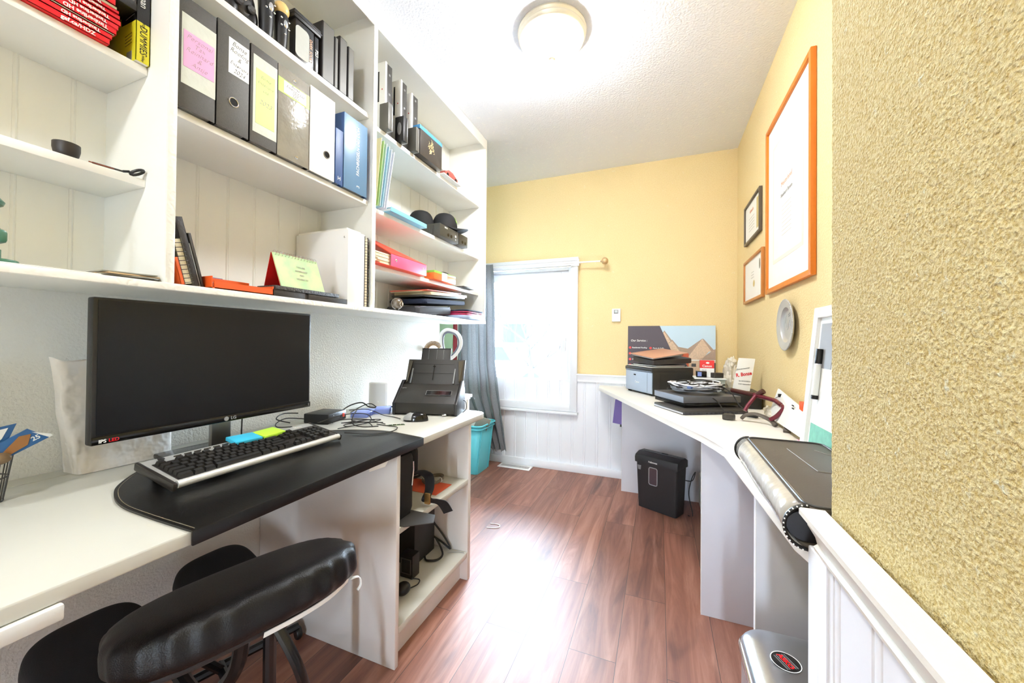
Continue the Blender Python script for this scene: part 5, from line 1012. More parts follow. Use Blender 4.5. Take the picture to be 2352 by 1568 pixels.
# ---------------------------------------------------------------- roofing poster board leaning on the far wall
po_ = thing('poster_board', 'printed roofing company board with a house picture leaning on the far wall', 'poster', (.076, 2.99, ZD), 0)
po_.rotation_euler = (radians(-2.0), 0, 0)
PW, PH = .598, .466; X0 = -.299
M('poster_dark', '#4c4148', .45, var=.03); M('poster_sky', '#c3dbea', .4, var=.05, vs=3); M('roof_tan', '#a9917f', .5, var=.1, vs=60); M('stone_tan', '#d3b79b', .5, var=.3, vs=90); M('shrub', '#6e8148', .6, var=.5, vs=80); M('poster_orange', '#c4582f', .45); M('slate', '#4b4d52', .45); M('bullet_red', '#dc4440', .4); M('window_dark', '#4a443c', .4)
MB().box(X0, 0, 0, X0 + PW, .004, PH).build('board', 'label_white', po_, local=True)
def pz(poly, m, lay, name): return MB().prism([(X0 + u * PW, v * PH) for u, v in poly], 0, .0003, T=NY(0, -.0003 - lay * .0004, 0)).build(name, m, po_, local=True)
pz([(0.30, .0), (1, .0), (1, 1), (.30, 1)], 'poster_sky', 0, 'printed_sky')
pz([(.50, .0), (1, 0), (1, .16), (.72, .20), (.50, .18)], 'shrub', 2, 'printed_hedge')
pz([(.40, .18), (1, .18), (1, .52), (.40, .45)], 'stone_tan', 1, 'printed_wall')
pz([(.40, .86), (.435, .91), (.50, .76), (.50, .60)], 'stone_tan', 2, 'printed_gable'); pz([(.46, .62), (.60, .665), (.70, .64), (.86, .80), (.70, .48), (.50, .48)], 'roof_tan', 2, 'printed_roof')
pz([(.68, .47), (.855, .79), (.985, .60), (.93, .60), (.85, .47)], 'stone_tan', 3, 'printed_gable'); pz([(.855, .80), (.875, .79), (.99, .61), (.955, .60)], 'roof_tan', 4, 'printed_roof')
pz([(.82, .46), (.97, .62), (1, .64), (1, .47)], 'roof_tan', 3, 'printed_roof'); pz([(.48, .70), (.525, .765), (.64, .56), (.62, .54), (.53, .50)], 'stone_tan', 4, 'printed_gable'); pz([(.47, .71), (.525, .78), (.66, .56), (.635, .55), (.525, .755)], 'roof_tan', 5, 'printed_roof')
pz([(.405, .87), (.435, .925), (.53, .75), (.51, .74), (.435, .90)], 'roof_tan', 3, 'printed_roof')
pz([(.72, .455), (1, .455), (1, .47), (.72, .47)], 'label_white', 5, 'printed_eave'); pz([(.74, .36), (.79, .36), (.79, .41), (.74, .41)], 'window_dark', 4, 'printed_window'); pz([(.85, .30), (.88, .30), (.88, .45), (.85, .45)], 'window_dark', 4, 'printed_window')
pz([(.93, .26), (1, .26), (1, .43), (.97, .43), (.94, .38)], 'window_dark', 4, 'printed_arch')
pz([(0, 0), (.72, 0), (.38, 1), (0, 1)], 'poster_dark', 6, 'printed_panel'); pz([(.30, .30), (.71, .30), (.71, .565), (.30, .565)], 'poster_orange', 7, 'printed_orange'); pz([(.26, .24), (.76, .24), (.60, .57), (.40, .60), (.26, .60)], 'slate', 8, 'printed_slate')
def ptx(s, sz, u, v, m='print_white'): text(s, sz, NY(X0 + u * PW, -.0045, v * PH), m, po_, local=True, align='LEFT', shear=.15, off=.0002)
ptx('Our Service :', .022, .035, .76)
for i, s in enumerate(('Residential Roofing', 'Commercial Roofing', 'Shingle Roofing', 'Metal Roofing', 'Flat Roofing')):
    v = .645 - i * .095; MB().lathe([(.0001, 0), (.0095, 0), (.0095, .0006), (.0001, .0006)], 20, T=NY(X0 + .028 * PW, -.004, v * PH)).build('red_bullet', 'bullet_red', po_, local=True); ptx(s, .0138, .052, v)
for i, s in enumerate(('Fascia & Soffit', 'Gutters')):
    v = .64 - i * .09; MB().lathe([(.0001, 0), (.0095, 0), (.0095, .0006), (.0001, .0006)], 20, T=NY(X0 + .275 * PW, -.004, v * PH)).build('red_bullet', 'bullet_red', po_, local=True); ptx(s, .0138, .30, v)
# ---------------------------------------------------------------- laptop, console, cables
M('laptop_silver', '#c9cbd0', .3, metal=.4, var=.03)
TL = Matrix.Translation((.108, 1.925, ZD)) @ Matrix.Rotation(radians(30), 4, 'Z')
lt = thing('laptop', 'closed dark laptop lying under the flat game console on the right worktop', 'laptop', (.108, 1.925, ZD), radians(30))
MB().prism(rrect(0, 0, .345, .27, .01), .0005, .013, b=.003).build('base', 'charcoal', lt, local=True)
MB().prism(rrect(.001, .001, .344, .269, .01), .0135, .020, b=.002).build('lid', 'dark_grey', lt, local=True)
MB().box(-.001, .004, .004, .0015, .262, .012, b=.0006).build('silver_edge', 'laptop_silver', lt, local=True)
b = MB(); random.seed(4); [b.box(.03 + i * .022, -.0008, .005, .03 + i * .022 + random.uniform(.006, .016), .0008, .010) for i in range(12)]; b.build('ports', 'black_gloss', lt, local=True)
gc = thing('game_console', 'flat slanted grey and black console under the cable tangle on the laptop', 'console', (.115, 2.01, .7362), radians(30))
def par(b, z0, z1, s, x0=0, x1=.31): # slanted slab
    return b.prism([(x0, s), (x1, s), (x1, .275 + s), (x0, .275 + s)], z0, z1, b=.0015)
par(MB(), .0, .020, .006, .008, .30).build('lower_body', 'black_gloss', gc, local=True); par(MB(), .023, .054, .0).build('upper_body', M('console_grey', '#59595c', .35), gc, local=True)
MB().box(-.0012, .004, .024, .0008, .272, .053, b=.0004).build('side_face', M('console_side', '#8f98a8', .35), gc, local=True); par(MB(), .0198, .0232, .012, .012, .29).build('light_slot', 'black_gloss', gc, local=True)
TG = Matrix.Translation((.115, 2.01, .7362)) @ Matrix.Rotation(radians(30), 4, 'Z')
random.seed(21); CABN = ['silver grey cable with the biggest loop in the tangle on the console', 'black cable lowest in the tangle on the console', 'silver cable crossing the middle of the tangle', 'thick black cable along the back of the tangle', 'white cable running over the front of the tangle', 'black cable at the right of the tangle', 'thin silver cable weaving through the tangle', 'black cable on top of the tangle', 'white cable at the left end of the tangle', 'dull silver cable lying flat under the others in the tangle', 'black cable hanging over the front corner of the console', 'bright white cable at the right end of the tangle', 'silver cable along the front of the tangle']
for i in range(13):
    pts = []; ph = random.uniform(0, 6); zb = .059 + .0062 * (i % 6)
    for j in range(16):
        a = ph + j * 2 * pi / 7.3; r_ = random.uniform(.45, 1.0)
        pts.append(TG @ Vector((.155 + .150 * r_ * cos(a), .125 + .115 * r_ * sin(a) * (1.1 if j % 2 else .8), zb + .016 * random.random() + .030 * (1 - r_ * .8))))
    m = ('cable_silver', 'black_cable', 'cable_silver', 'black_cable', 'cable_white', 'black_cable', 'cable_silver', 'black_cable', 'cable_white', 'cable_silver', 'black_cable', 'cable_white', 'cable_silver')[i]
    if i == 0: M('cable_silver', '#a8adb8', .35, metal=.2); M('cable_white', '#e6e8ee', .35)
    cab('cable', pts, (.0045, .0036, .0040, .0045, .0040, .0036, .0034, .0040, .0038, .004, .004, .0038, .0042)[i], m, CABN[i], group='cables tangled on the console', k=5)
tag(MB().box(-.018, -.010, 0, .018, .010, .014, b=.004, T=TG @ Matrix.Translation((.065, .045, .088)) @ Matrix.Rotation(.5, 4, 'Z')).build('video_plug', M('plug_blue', '#5b6f9e', .4)), 'blue video plug lying in the cable tangle', 'plug')
cab('cable', [(.20, 2.28, .80), (.26, 2.22, .845), (.33, 2.14, .815), (.36, 2.08, .76), (.385, 2.03, .735)], .003, 'black_cable', 'black cable arching from the tangle down to the worktop')
tag(MB().box(-.024, -.008, 0, .024, .008, .013, b=.003, T=Matrix.Translation((.40, 2.005, ZD + .001)) @ Matrix.Rotation(radians(-35), 4, 'Z')).build('cable_plug', 'black_plastic'), 'small black plug at the end of the arching cable', 'plug')
cab('cable', [(.24, 2.12, .785), (.262, 2.05, .775), (.275, 1.99, .755), (.285, 1.955, .735)], .0026, 'black_cable', 'short black cable ending in the square plug')
t = thing('power_plug', 'chunky black power plug lying in front of the laptop', 'plug', (.290, 1.905, ZD)); b = MB(); b.prism([(-.026, -.010), (-.012, -.022), (.016, -.020), (.027, 0), (.014, .020), (-.014, .020)], .001, .026, b=.005, T=Matrix.Translation((.290, 1.905, ZD))); b.build('plug_body', 'dark_grey', t)
# ---------------------------------------------------------------- things behind: ink box, clear box, small boxes, plastic bag, sign
t = thing('storage_box', 'clear plastic box of papers standing behind the cable tangle', 'box', (.29, 2.55, ZD))
MB().box(.205, 2.50, ZD + .0005, .365, 2.64, .838, b=.004).build('box_body', M('box_clear', '#a7b0a6', .12, var=.4, vs=35, alpha=1), t); MB().box(.200, 2.495, .8382, .370, 2.645, .847, b=.002).build('lid', 'label_white', t); 
b = MB(); [b.box(.213 + i * .012, 2.4985, .80, .221 + i * .012, 2.4999, .826) for i in range(7)]; b.build('printed_stripes', 'manila', t); MB().lathe([(.008, 0), (.018, 0), (.018, .0012), (.008, .0012)], 20, T=NY(.335, 2.4998, .79)).build('printed_ring', 'grey_card', t)
t = thing('ink_carton', 'red and white ink cartridge carton standing on the clear box', 'carton', (.275, 2.60, .8475)); MB().box(.238, 2.585, .8478, .316, 2.615, .900).build('carton_base', 'label_white', t); MB().box(.238, 2.585, .9002, .316, 2.615, .948).build('carton_top', M('canon_red', '#e3261c', .4), t)
text('Canon', .020, NY(.277, 2.5846, .913), 'print_white', t, off=.0003); MB().ell((.280, 2.5848, .933), (.010, .0006, .006), 12, 6).build('printed_figure', 'print_white', t); text('PG-245', .008, NY(.262, 2.5846, .888), 'ink', t)
t = thing('card_reader', 'small blue and black cartridge box lying left on the clear box', 'box', (.24, 2.54, .8475)); MB().box(.212, 2.515, .8475, .268, 2.56, .885, b=.002).build('case', 'black_gloss', t); MB().box(.218, 2.5138, .855, .240, 2.515, .880).build('blue_label', 'switch_blue', t)
tag(MB().box(-.030, -.018, 0, .030, .018, .030, b=.002, T=Matrix.Translation((.325, 2.535, .8478)) @ Matrix.Rotation(.5, 4, 'Z')).build('cartridge_box', 'dark_grey'), 'small dark box with pale lid right of the ink carton', 'box')
M('plastic_white', '#f6f1e2', .35, bump=.9, bs=16, bd=.02, var=.04, transl=.25)
def crumple(c, r, seed, n=26, k=18, name='plastic_bag', lb='', m='plastic_white', amp=.42):
    b = MB()
    def fn(u, v):
        a = 2 * pi * u; ph = -pi / 2 + pi * v; d = Vector((cos(a) * cos(ph), sin(a) * cos(ph), sin(ph)))
        q = 1 + amp * noise.noise(d * 2.2 + Vector((seed, 0, 0))) + amp * .5 * abs(noise.noise(d * 5 + Vector((0, seed, 0))))
        return Vector((c[0] + d.x * r[0] * q, c[1] + d.y * r[1] * q, max(c[2] + d.z * r[2] * q, c[2] - r[2] + .001)))
    b.grid(n * 2, k, fn, cu=True); return tag(b.build(name, m, ang=25), lb, 'plastic bag')
crumple((.418, 2.68, ZD + .115), (.042, .06, .115), 3, lb='crumpled white plastic bag standing between the ink carton and the sign')
crumple((.425, 2.66, ZD + .215), (.026, .03, .035), 8, lb='twisted top of white plastic wrap above the crumpled bag', amp=.5)
crumple((.468, 1.96, ZD + .0285), (.018, .11, .026), 5, lb='crumpled white plastic wrap lying behind the red tube tool along the wall')
sg = thing('company_sign', 'small white sign with red lettering leaning on the right wall', 'sign', (.40, 2.33, .800)); 
tag(MB().box(.33, 2.26, ZD + .0005, .495, 2.47, .7995, b=.004).build('document_box', 'black_plastic'), 'flat black document box under the small white sign', 'box')
A_, B_ = Vector((.3676, 2.30, .806)), Vector((.448, 2.30, .803)); C_, D_ = Vector((.474, 2.306, .975)), Vector((.398, 2.306, .978))
quadslab(MB(), [A_, B_, C_, D_], -.005).build('board', 'label_white', sg)
Tsg = fr(tuple(B_ - A_), tuple(D_ - A_), tuple((A_ + B_ + C_ + D_) / 4 + Vector((0, -.0007, 0))))
text('R. Bonse', .026, Tsg @ Matrix.Translation((-.002, .0, 0)) @ Matrix.Rotation(radians(14), 4, 'Z'), 'mag_red', sg, sx=.80, off=.0008, shear=.15); text('Zimmermeister', .010, Tsg @ Matrix.Translation((-.006, .030, 0)) @ Matrix.Rotation(radians(14), 4, 'Z'), 'ink', sg, shear=.3)
text('Ihr 05937/8533', .0085, Tsg @ Matrix.Translation((.004, -.036, 0)), 'ink', sg); text('2107 Vahrendorf', .0085, Tsg @ Matrix.Translation((.004, -.052, 0)), 'ink', sg)
# ---------------------------------------------------------------- red tube tool
M('tube_red', '#6d2433', .25, metal=.4, var=.1); M('tube_brown', '#4a2420', .35, metal=.2); M('rubber_grey', '#5b534b', .6, bump=.3, bs=200)
tt = thing('tube_frame_tool', 'dark red metal tube tool with curved grey rubber feet on the right worktop', 'tool', (.43, 1.9, ZD))
def P9(px, py, Y):
    import_ = None
    f, cx, cy = 856.1, 1176., 774.45
    R_ = bpy.context.scene.camera.matrix_world.to_3x3(); d = R_ @ Vector(((px - cx) / f, -(py - cy) / f, -1)); tq = Y / d.y
    return Vector((d.x * tq, Y, HC + d.z * tq))
a0, a1, a2, a3 = Vector((.335, 2.10, .826)), Vector((.405, 1.99, .822)), Vector((.465, 1.90, .812)), Vector((.470, 1.83, .803))
MB().tube([a0, a1], .0105, 12).build('upper_tube', 'tube_brown', tt); MB().tube([a1, a2, a3], .0095, 12).build('main_tube', 'tube_red', tt)
MB().tube([a1 + Vector((.006, -.01, 0)), Vector((.375, 1.965, .775)), Vector((.362, 1.955, .752))], .008, 10).build('branch_tube', 'tube_red', tt)
MB().tube([a3, Vector((.468, 1.80, .795)), Vector((.448, 1.815, .760)), Vector((.430, 1.83, .742))], .0085, 10, k=4).build('bent_tube', 'tube_red', tt)
MB().tube([Vector((.34, 1.905, .724)), Vector((.355, 1.90, .742)), Vector((.385, 1.885, .752)), Vector((.415, 1.86, .746)), Vector((.436, 1.845, .735))], .012, 8, k=5, flat=.6).build('rubber_arc', 'rubber_grey', tt)
MB().tube([Vector((.432, 1.838, .740)), Vector((.447, 1.815, .722))], .009, 8).build('rubber_foot', 'rubber_grey', tt)
MB().tube([a1 + Vector((.012, -.012, .004)), a1 + Vector((.03, -.03, .022))], .012, 10).build('knob', 'tube_brown', tt)
MB().box(-.012, -.020, 0, .012, .055, .018, b=.004, T=Matrix.Translation((.463, 1.735, .716)) @ Matrix.Rotation(radians(-18), 4, 'Z') @ Matrix.Rotation(radians(22), 4, 'X')).build('grey_sleeve', 'rubber_grey', tt)
MB().tube([a2 + Vector((0, 0, .012)), a2 + Vector((.01, -.01, .020))], .0012, 6).box(.470, 1.880, .830, .484, 1.888, .844, b=.001).build('hang_tag', 'black_plastic', tt)
t = thing('paper_packet', 'long white printed packet leaning along the right wall with an orange clip', 'packet', (.48, 1.72, ZD + .001), group=None)
quadslab(MB(), [(.455, 1.95, .735), (.455, 1.50, .735), (.492, 1.50, .800), (.492, 1.95, .858)], .006).build('packet', 'label_white', t)
MB().box(.482, 1.635, .805, .4975, 1.672, .845, b=.002).build('clip', M('clip_orange', '#e65a20', .4), t)
b = MB(); [b.box(.4735, 1.70 + i * .0, .775 + i * .011, .4745, 1.722, .780 + i * .011) for i in range(5)]; b.build('printed_lines', 'ink', t)
tag(MB().box(.455, 1.52, ZD + .0005, .482, 1.60, ZD + .004).build('pink_note', M('note_pink', '#e8b4c4', .6)), 'pink slip of paper at the wall end of the white packet', 'paper')
# ---------------------------------------------------------------- framed whiteboard
wb = thing('whiteboard', 'small white framed board leaning on the right wall, cut off by the near wall', 'whiteboard', (.45, 1.3, ZD))
A_, B_, C_, D_ = Vector((.418, 1.410, ZD + .002)), Vector((.418, .93, ZD + .002)), Vector((.495, .95, 1.150)), Vector((.495, 1.505, 1.165))
TW = fr((0, -1, 0), (.040, 0, .440), (.418, 1.41, ZD + .002))
def wbp(u0, v0, u1, v1, d0, d1, m, name, bv=.0): return MB().prism([(u0, v0), (u1, v0), (u1, v1), (u0, v1)], d0, d1, b=bv, T=TW).build(name, m, wb)
for q in ((0, 0, .032, .45), (.45, 0, .482, .45), (.032, 0, .45, .032), (.032, .418, .45, .45)): wbp(*q, -.004, .014, 'white_gloss', 'frame_rail', .003)
wbp(.032, .032, .45, .418, -.003, .004, 'label_white', 'writing_surface'); wbp(.045, .045, .25, .105, .0041, .0052, M('print_green', '#5da58a', .5, var=.4, vs=60), 'printed_panel'); wbp(.048, .27, .14, .40, .0041, .0052, 'print_grey', 'photo')
mk = thing('marker_pen', 'white marker pen with black cap clipped to the whiteboard', 'marker', tuple(TW @ Vector((.075, .20, .012)))); b = MB(); b.tube([TW @ Vector((.072, .19, .012)), TW @ Vector((.072, .28, .012))], .0085, 12); b.build('barrel', 'label_white', mk); b = MB(); b.tube([TW @ Vector((.072, .282, .012)), TW @ Vector((.072, .325, .012))], .0085, 12); b.build('cap', 'black_plastic', mk); b = MB(); b.tube([TW @ Vector((.072, .178, .012)), TW @ Vector((.072, .189, .012))], .0085, 12); b.build('end_plug', 'black_plastic', mk)
# ---------------------------------------------------------------- zipped binder
zb = thing('zip_binder', 'thick dark zipped binder with clear spine lying at the near end of the right worktop', 'binder', (.34, .98, ZD))
TB = Matrix.Translation((.211, .757, ZD + .0008)) @ Matrix.Rotation(radians(-1), 4, 'Z')
M('binder_olive', '#4a4238', .5, bump=.2, bs=260); M('spine_clear', '#b5afa4', .16, bump=.6, bs=14, bd=.01, var=.12, vs=10, coat=.5); M('page_edges', '#17151a', .5, var=.5, vs=90)
MB().prism(rrect(.012, .0, .193, .495, .02), .062, .070, b=.0025, T=TB).build('top_cover', 'binder_olive', zb); MB().prism(rrect(.010, .0, .193, .495, .02), 0, .008, b=.0025, T=TB).build('bottom_cover', 'binder_olive', zb)
b = MB(); b.grid(22, 14, lambda u, v: TB @ Vector((.022 + .0315 * cos(radians(82 + 196 * u)) * (1 + .05 * noise.noise(Vector((u * 4, v * 6, 2)))), .008 + .48 * v, .035 + .0345 * sin(radians(82 + 196 * u))))); b.solid(.0012); b.build('spine', 'spine_clear', zb)
MB().prism([(.187, .0095), (.187, .0605)] + [(.022 + .030 * cos(radians(a_)), .035 + .0255 * sin(radians(a_))) for a_ in range(90, 271, 15)], -.488, -.008, T=TB @ fr((1, 0, 0), (0, 0, 1), (0, 0, 0))).build('pages', 'page_edges', zb)
for y in (.004, .492):
    b = MB(); b.tube([TB @ Vector((.022 + .034 * cos(a), y, .035 + .036 * sin(a))) for a in [radians(90 + i * 12) for i in range(16)]] , .0032, 6); b.build('zip_bead', 'black_plastic', zb)
b = MB(); pts = [TB @ Vector((.022, .004 + i * .0, .0)) for i in range(1)]
b.tube([TB @ Vector((x, y, .0715)) for x, y in rrect(.018, .004, .190, .491, .02)], .0022, 6, closed=True); b.build('zip_edge', 'dark_grey', zb)
b = MB()
for i in range(15): a = radians(95 + i * 11.5); b.ell(tuple(TB @ Vector((.022 + .0355 * cos(a), .0015, .035 + .0375 * sin(a)))), (.0014, .0022, .0014), 6, 4)
b.build('zip_teeth', 'print_white', zb)
b = MB(); b.tube([TB @ Vector((.09, .40, .0705)), TB @ Vector((.10, .22, .0705)), TB @ Vector((.185, .213, .0705))], .0009, 5); b.tube([TB @ Vector((.15, .41, .0705)), TB @ Vector((.185, .35, .0705))], .0009, 5); b.build('stitched_pocket', M('stitch_grey', '#7d766b', .5), zb)
# ---------------------------------------------------------------- silver pedal bin
tb = thing('waste_bin', 'silver metal bin with domed lid and round sticker under the right worktop', 'bin', (.32, .905, 0))
M('brushed_steel', '#b9bcc0', .28, metal=.95, bump=.15, bs=160, var=.05)
MB().prism(rrect(.180, .765, .458, 1.045, .05), .012, .355, b=.004).build('bin_body', 'brushed_steel', tb); MB().prism(rrect(.186, .771, .452, 1.039, .045), 0, .012).build('base_ring', 'black_plastic', tb)
MB().prism(rrect(.174, .758, .464, 1.052, .055), .3555, .366, b=.003).build('lid_rim', 'chrome', tb)
def lidfn(u, v):
    p = rrect(-.141, -.143, .141, .143, .055, 9); q = Vector(p[int(round(u * len(p))) % len(p)]); s = cos(v * pi / 2) ** .30 if v < .999 else 0.001
    return Vector((.319 + q.x * s, .905 + q.y * s, .367 + .030 * sin(v * pi / 2)))
b = MB(); b.grid(40, 10, lidfn, cu=True); b.build('lid', 'brushed_steel', tb)
Tk2 = UP(.248, .935, .3967, -62)
sk = MB().lathe([(.0001, -.006), (.027, -.006), (.027, .0008), (.0001, .0009)], 32, T=Tk2).build('sticker', 'case_black', tb); b = MB(); b.lathe([(.0255, .0008), (.027, .0008), (.027, .0013), (.0255, .0013)], 32, T=Tk2); b.build('sticker_rim', 'print_white', sk)
b = MB(); [b.box(-.018 + i * .0, -.012 + i * .0045, .0008, .018, -.0105 + i * .0045, .0012, T=Tk2) for i in range(6)]; b.build('sticker_lines', 'print_grey', sk); text('ASKO', .014, Tk2 @ Matrix.Translation((0, 0, .0016)), 'mag_red', sk, off=.0006)
# ---------------------------------------------------------------- shredder
sh = thing('paper_shredder', 'black paper shredder with a clear bin window standing on the floor', 'shredder', (-.135, 2.555, 0), math.atan2(-.1205, .243))
SW, SD = .268, .135
b = MB(); n = 8; lo = rrect(.010, .008, SW - .010, SD - .008, .015, 4); hi = rrect(0, 0, SW, SD, .015, 4); m_ = len(lo)
b.add([(x, y, .002) for x, y in lo] + [(x, y, .285) for x, y in hi], [tuple(range(m_))[::-1], tuple(range(m_, 2 * m_))] + [(i, (i + 1) % m_, m_ + (i + 1) % m_, m_ + i) for i in range(m_)]); b.build('bin_body', M('shred_black', '#202023', .45, bump=.25, bs=500), sh, local=True)
b = MB(); b.prism([(-.006, .287), (SD + .006, .287), (SD + .004, .330), (SD - .03, .348), (.045, .350), (.0, .334), (-.008, .318)], -.006, SW + .006, b=.006, T=fr((0, 1, 0), (0, 0, 1), (0, 0, 0))); b.build('cutter_head', 'shred_black', sh, local=True)
MB().box(.03, .052, .3495, SW - .03, .062, .3515, b=.0006).build('paper_slot', 'black_gloss', sh, local=True); MB().box(.13, .085, .346, .17, .095, .352, b=.002).build('power_switch', 'black_gloss', sh, local=True)
wv = MB().prism(rrect(.092, .165, .142, .268, .010), .0, .0012, T=NY(0, -.0012 + .0014, 0)); wv.build('bin_window', M('smoke_window', '#4a3f45', .15), sh, local=True)
b = MB(); b.tube([Vector((x, -.0012, z_)) for x, z_ in rrect(.090, .163, .144, .270, .011)], .0028, 8, closed=True); b.build('window_rim', M('rim_clear', '#b9b9bd', .2, metal=.4), sh, local=True)
text('Fellowes', .0165, NY(.118, -.0072, .305), 'print_white', sh, local=True, off=.0003); 
b = MB(); [b.box(.012 + i * .001, -.0004 , .262 - i * .007, .036 - i * .001, .0004, .267 - i * .007) for i in range(4)]; b.build('printed_label', 'print_grey', sh, local=True)
MB().tube([(SW - .02, SD, .20), (SW + .02, SD + .03, .20), (SW + .035, SD + .04, .255), (SW + .02, SD + .02, .21), (SW + .012, SD, .12), (SW + .04, SD - .01, .004), (SW + .02, SD - .03, .004)], .003, 7, k=6).build('power_cord', 'black_cable', sh, local=True)
# ---------------------------------------------------------------- purple folder, floor vent, tote
t = thing('hanging_pouch', 'purple plastic pouch hanging on the edge of the far support panel', 'pouch', (-.272, 2.76, .47))
b = MB(); b.add([(-.290, 2.768, .642), (-.2445, 2.768, .645), (-.2445, 2.80, .645), (-.290, 2.80, .642), (-.306, 2.758, .478), (-.2445, 2.758, .470), (-.2445, 2.81, .470), (-.306, 2.81, .478)], [(0, 1, 2, 3), (4, 7, 6, 5), (0, 4, 5, 1), (1, 5, 6, 2), (2, 6, 7, 3), (3, 7, 4, 0)]); b.build('pouch_body', M('purple_plastic', '#6c55a0', .4, var=.06), t); MB().box(-.256, 2.765, .452, -.2446, 2.775, .469, b=.001).build('hook', 'black_plastic', t)
fv = thing('floor_vent', 'white slotted floor vent in front of the far wall', 'vent', (-1.12, 2.937, 0))
MB().box(-1.262, 2.885, .0003, -.978, 2.990, .005, b=.002).build('vent_plate', 'white_gloss', fv)
for i in range(21): MB().box(-1.240 + i * .0118, 2.912, .0049, -1.2345 + i * .0118, 2.963, .0056).build('slot', 'dark_grey', fv)
to = thing('storage_tote', 'turquoise plastic storage tote full of papers under the window', 'tote', (-1.5, 2.77, 0))
M('turquoise', '#5fc3d0', .4, var=.04); lo = rrect(-1.70, 2.635, -1.325, 2.845, .03, 5); hi = rrect(-1.745, 2.60, -1.285, 2.872, .035, 5); m_ = len(lo)
b = MB(); b.add([(x, y, .002) for x, y in lo] + [(x, y, .385) for x, y in hi], [tuple(range(m_))[::-1]] + [(i, (i + 1) % m_, m_ + (i + 1) % m_, m_ + i) for i in range(m_)]); b.solid(.003); b.build('tub', 'turquoise', to)
b = MB(); q = rrect(-1.755, 2.59, -1.272, 2.880, .04, 6); b.tube([Vector((x, y, .388)) for x, y in q], .0075, 8, closed=True); b.tube([Vector((x * 1 + (.004 if x < -1.5 else -.004), y, .362)) for x, y in q], .0055, 8, closed=True); b.build('rim', 'turquoise', to)
for y in (2.632, 2.825): MB().tube([(-1.322, y, .01), (-1.284, y, .355)], .008, 6).build('corner_rib', 'turquoise', to)
for i, (x, y, z_, a, c, lb) in enumerate(((-1.40, 2.70, .325, 12, 'paper', 'white papers sticking out of the turquoise tote'), (-1.335, 2.76, .315, -18, 'lime', 'lime green plastic lid sticking out of the turquoise tote'), (-1.345, 2.69, .305, 25, 'grey_card', 'grey booklet sticking out of the turquoise tote'), (-1.47, 2.80, .31, 5, 'label_white', 'white folder at the back of the turquoise tote'))):
    tag(MB().box(-.06, -.004, 0, .05, .006, .15 if i != 1 else .16, b=.002, T=Matrix.Translation((x, y, z_)) @ Matrix.Rotation(radians(a), 4, 'Y') @ Matrix.Rotation(radians(a * 1.5), 4, 'Z')).build(('paper_sheaf', 'loose_plastic_cover', 'booklet', 'folder')[i], c), lb, ('paper', 'lid', 'booklet', 'folder')[i])
# ---------------------------------------------------------------- curtain and rod
cu = bpy.data.materials.new('curtain_cloth'); cu.use_nodes = True; _N = cu.node_tree.nodes; _L = cu.node_tree.links; _p = _N['Principled BSDF']
_tc = _N.new('ShaderNodeTexCoord'); _mp = _N.new('ShaderNodeMapping'); _mp.inputs['Scale'].default_value = (300, 300, 40); _nz = _N.new('ShaderNodeTexNoise'); _nz.inputs['Detail'].default_value = 5
_L.new(_tc.outputs['Object'], _mp.inputs[0]); _L.new(_mp.outputs[0], _nz.inputs[0]); _cr = _N.new('ShaderNodeValToRGB'); _cr.color_ramp.elements[0].position = .35; _cr.color_ramp.elements[1].position = .65
_cr.color_ramp.elements[0].color = hx('#58595c') + (1,); _cr.color_ramp.elements[1].color = hx('#8d8e90') + (1,); _L.new(_nz.outputs[0], _cr.inputs[0]); _L.new(_cr.outputs[0], _p.inputs['Base Color']); _p.inputs['Roughness'].default_value = .9
_tr = _N.new('ShaderNodeBsdfTranslucent'); _L.new(_cr.outputs[0], _tr.inputs[0]); _ms = _N.new('ShaderNodeMixShader'); _ms.inputs[0].default_value = .07; _L.new(_p.outputs[0], _ms.inputs[1]); _L.new(_tr.outputs[0], _ms.inputs[2]); _L.new(_ms.outputs[0], _N['Material Output'].inputs[0]); _M['curtain_cloth'] = cu
ct = thing('curtain', 'grey gathered curtain hanging at the left of the window over the turquoise tote', 'curtain', (-1.45, 2.93, .14))
def lerp(tab, z):
    for (za, xa), (zb_, xb) in zip(tab, tab[1:]):
        if z <= za and z >= zb_: return xa + (xb - xa) * (za - z) / (za - zb_)
    return tab[-1][1]
RT = [(1.715, -1.338), (1.60, -1.325), (1.41, -1.313), (.88, -1.298), (.54, -1.25), (.14, -1.19)]; LT = [(1.715, -1.67), (1.2, -1.68), (.6, -1.66), (.42, -1.56), (.14, -1.38)]
def cfn(u, v):
    z_ = 1.715 - v * (1.715 - .135); u = u + .035 * sin(2 * pi * u * 2.3 + 1.7 * v) * min(1, u * 6, (1 - u) * 6); x = lerp(LT, z_) + (lerp(RT, z_) - lerp(LT, z_)) * u
    am = (.006 + .024 * min(1, v * 3)) * (.65 + .35 * sin(u * 9 + v * 2)); ph = u * 2 * pi * 4.6 + .9 * noise.noise(Vector((u * 3, v * 1.6, 4)))
    return Vector((x + .010 * sin(ph * 2) * am / .028, 2.925 - .020 * min(1, v * 1.5) + am * sin(ph + .5 * sin(v * 3)) + .004 * noise.noise(Vector((u * 20, v * 6, 0))), z_ + .008 * sin(ph) * v))
b = MB(); b.grid(170, 60, cfn); b.build('curtain_panel', 'curtain_cloth', ct, ang=80)
rd = thing('curtain_rod', 'thin white curtain rod with a ribbed round finial above the window', 'curtain rod', (-.9, 2.945, 1.66))
MB().tube([(-1.80, 2.95, 1.700), (-.425, 2.95, 1.686)], .006, 10).build('rod', 'white_gloss', rd)
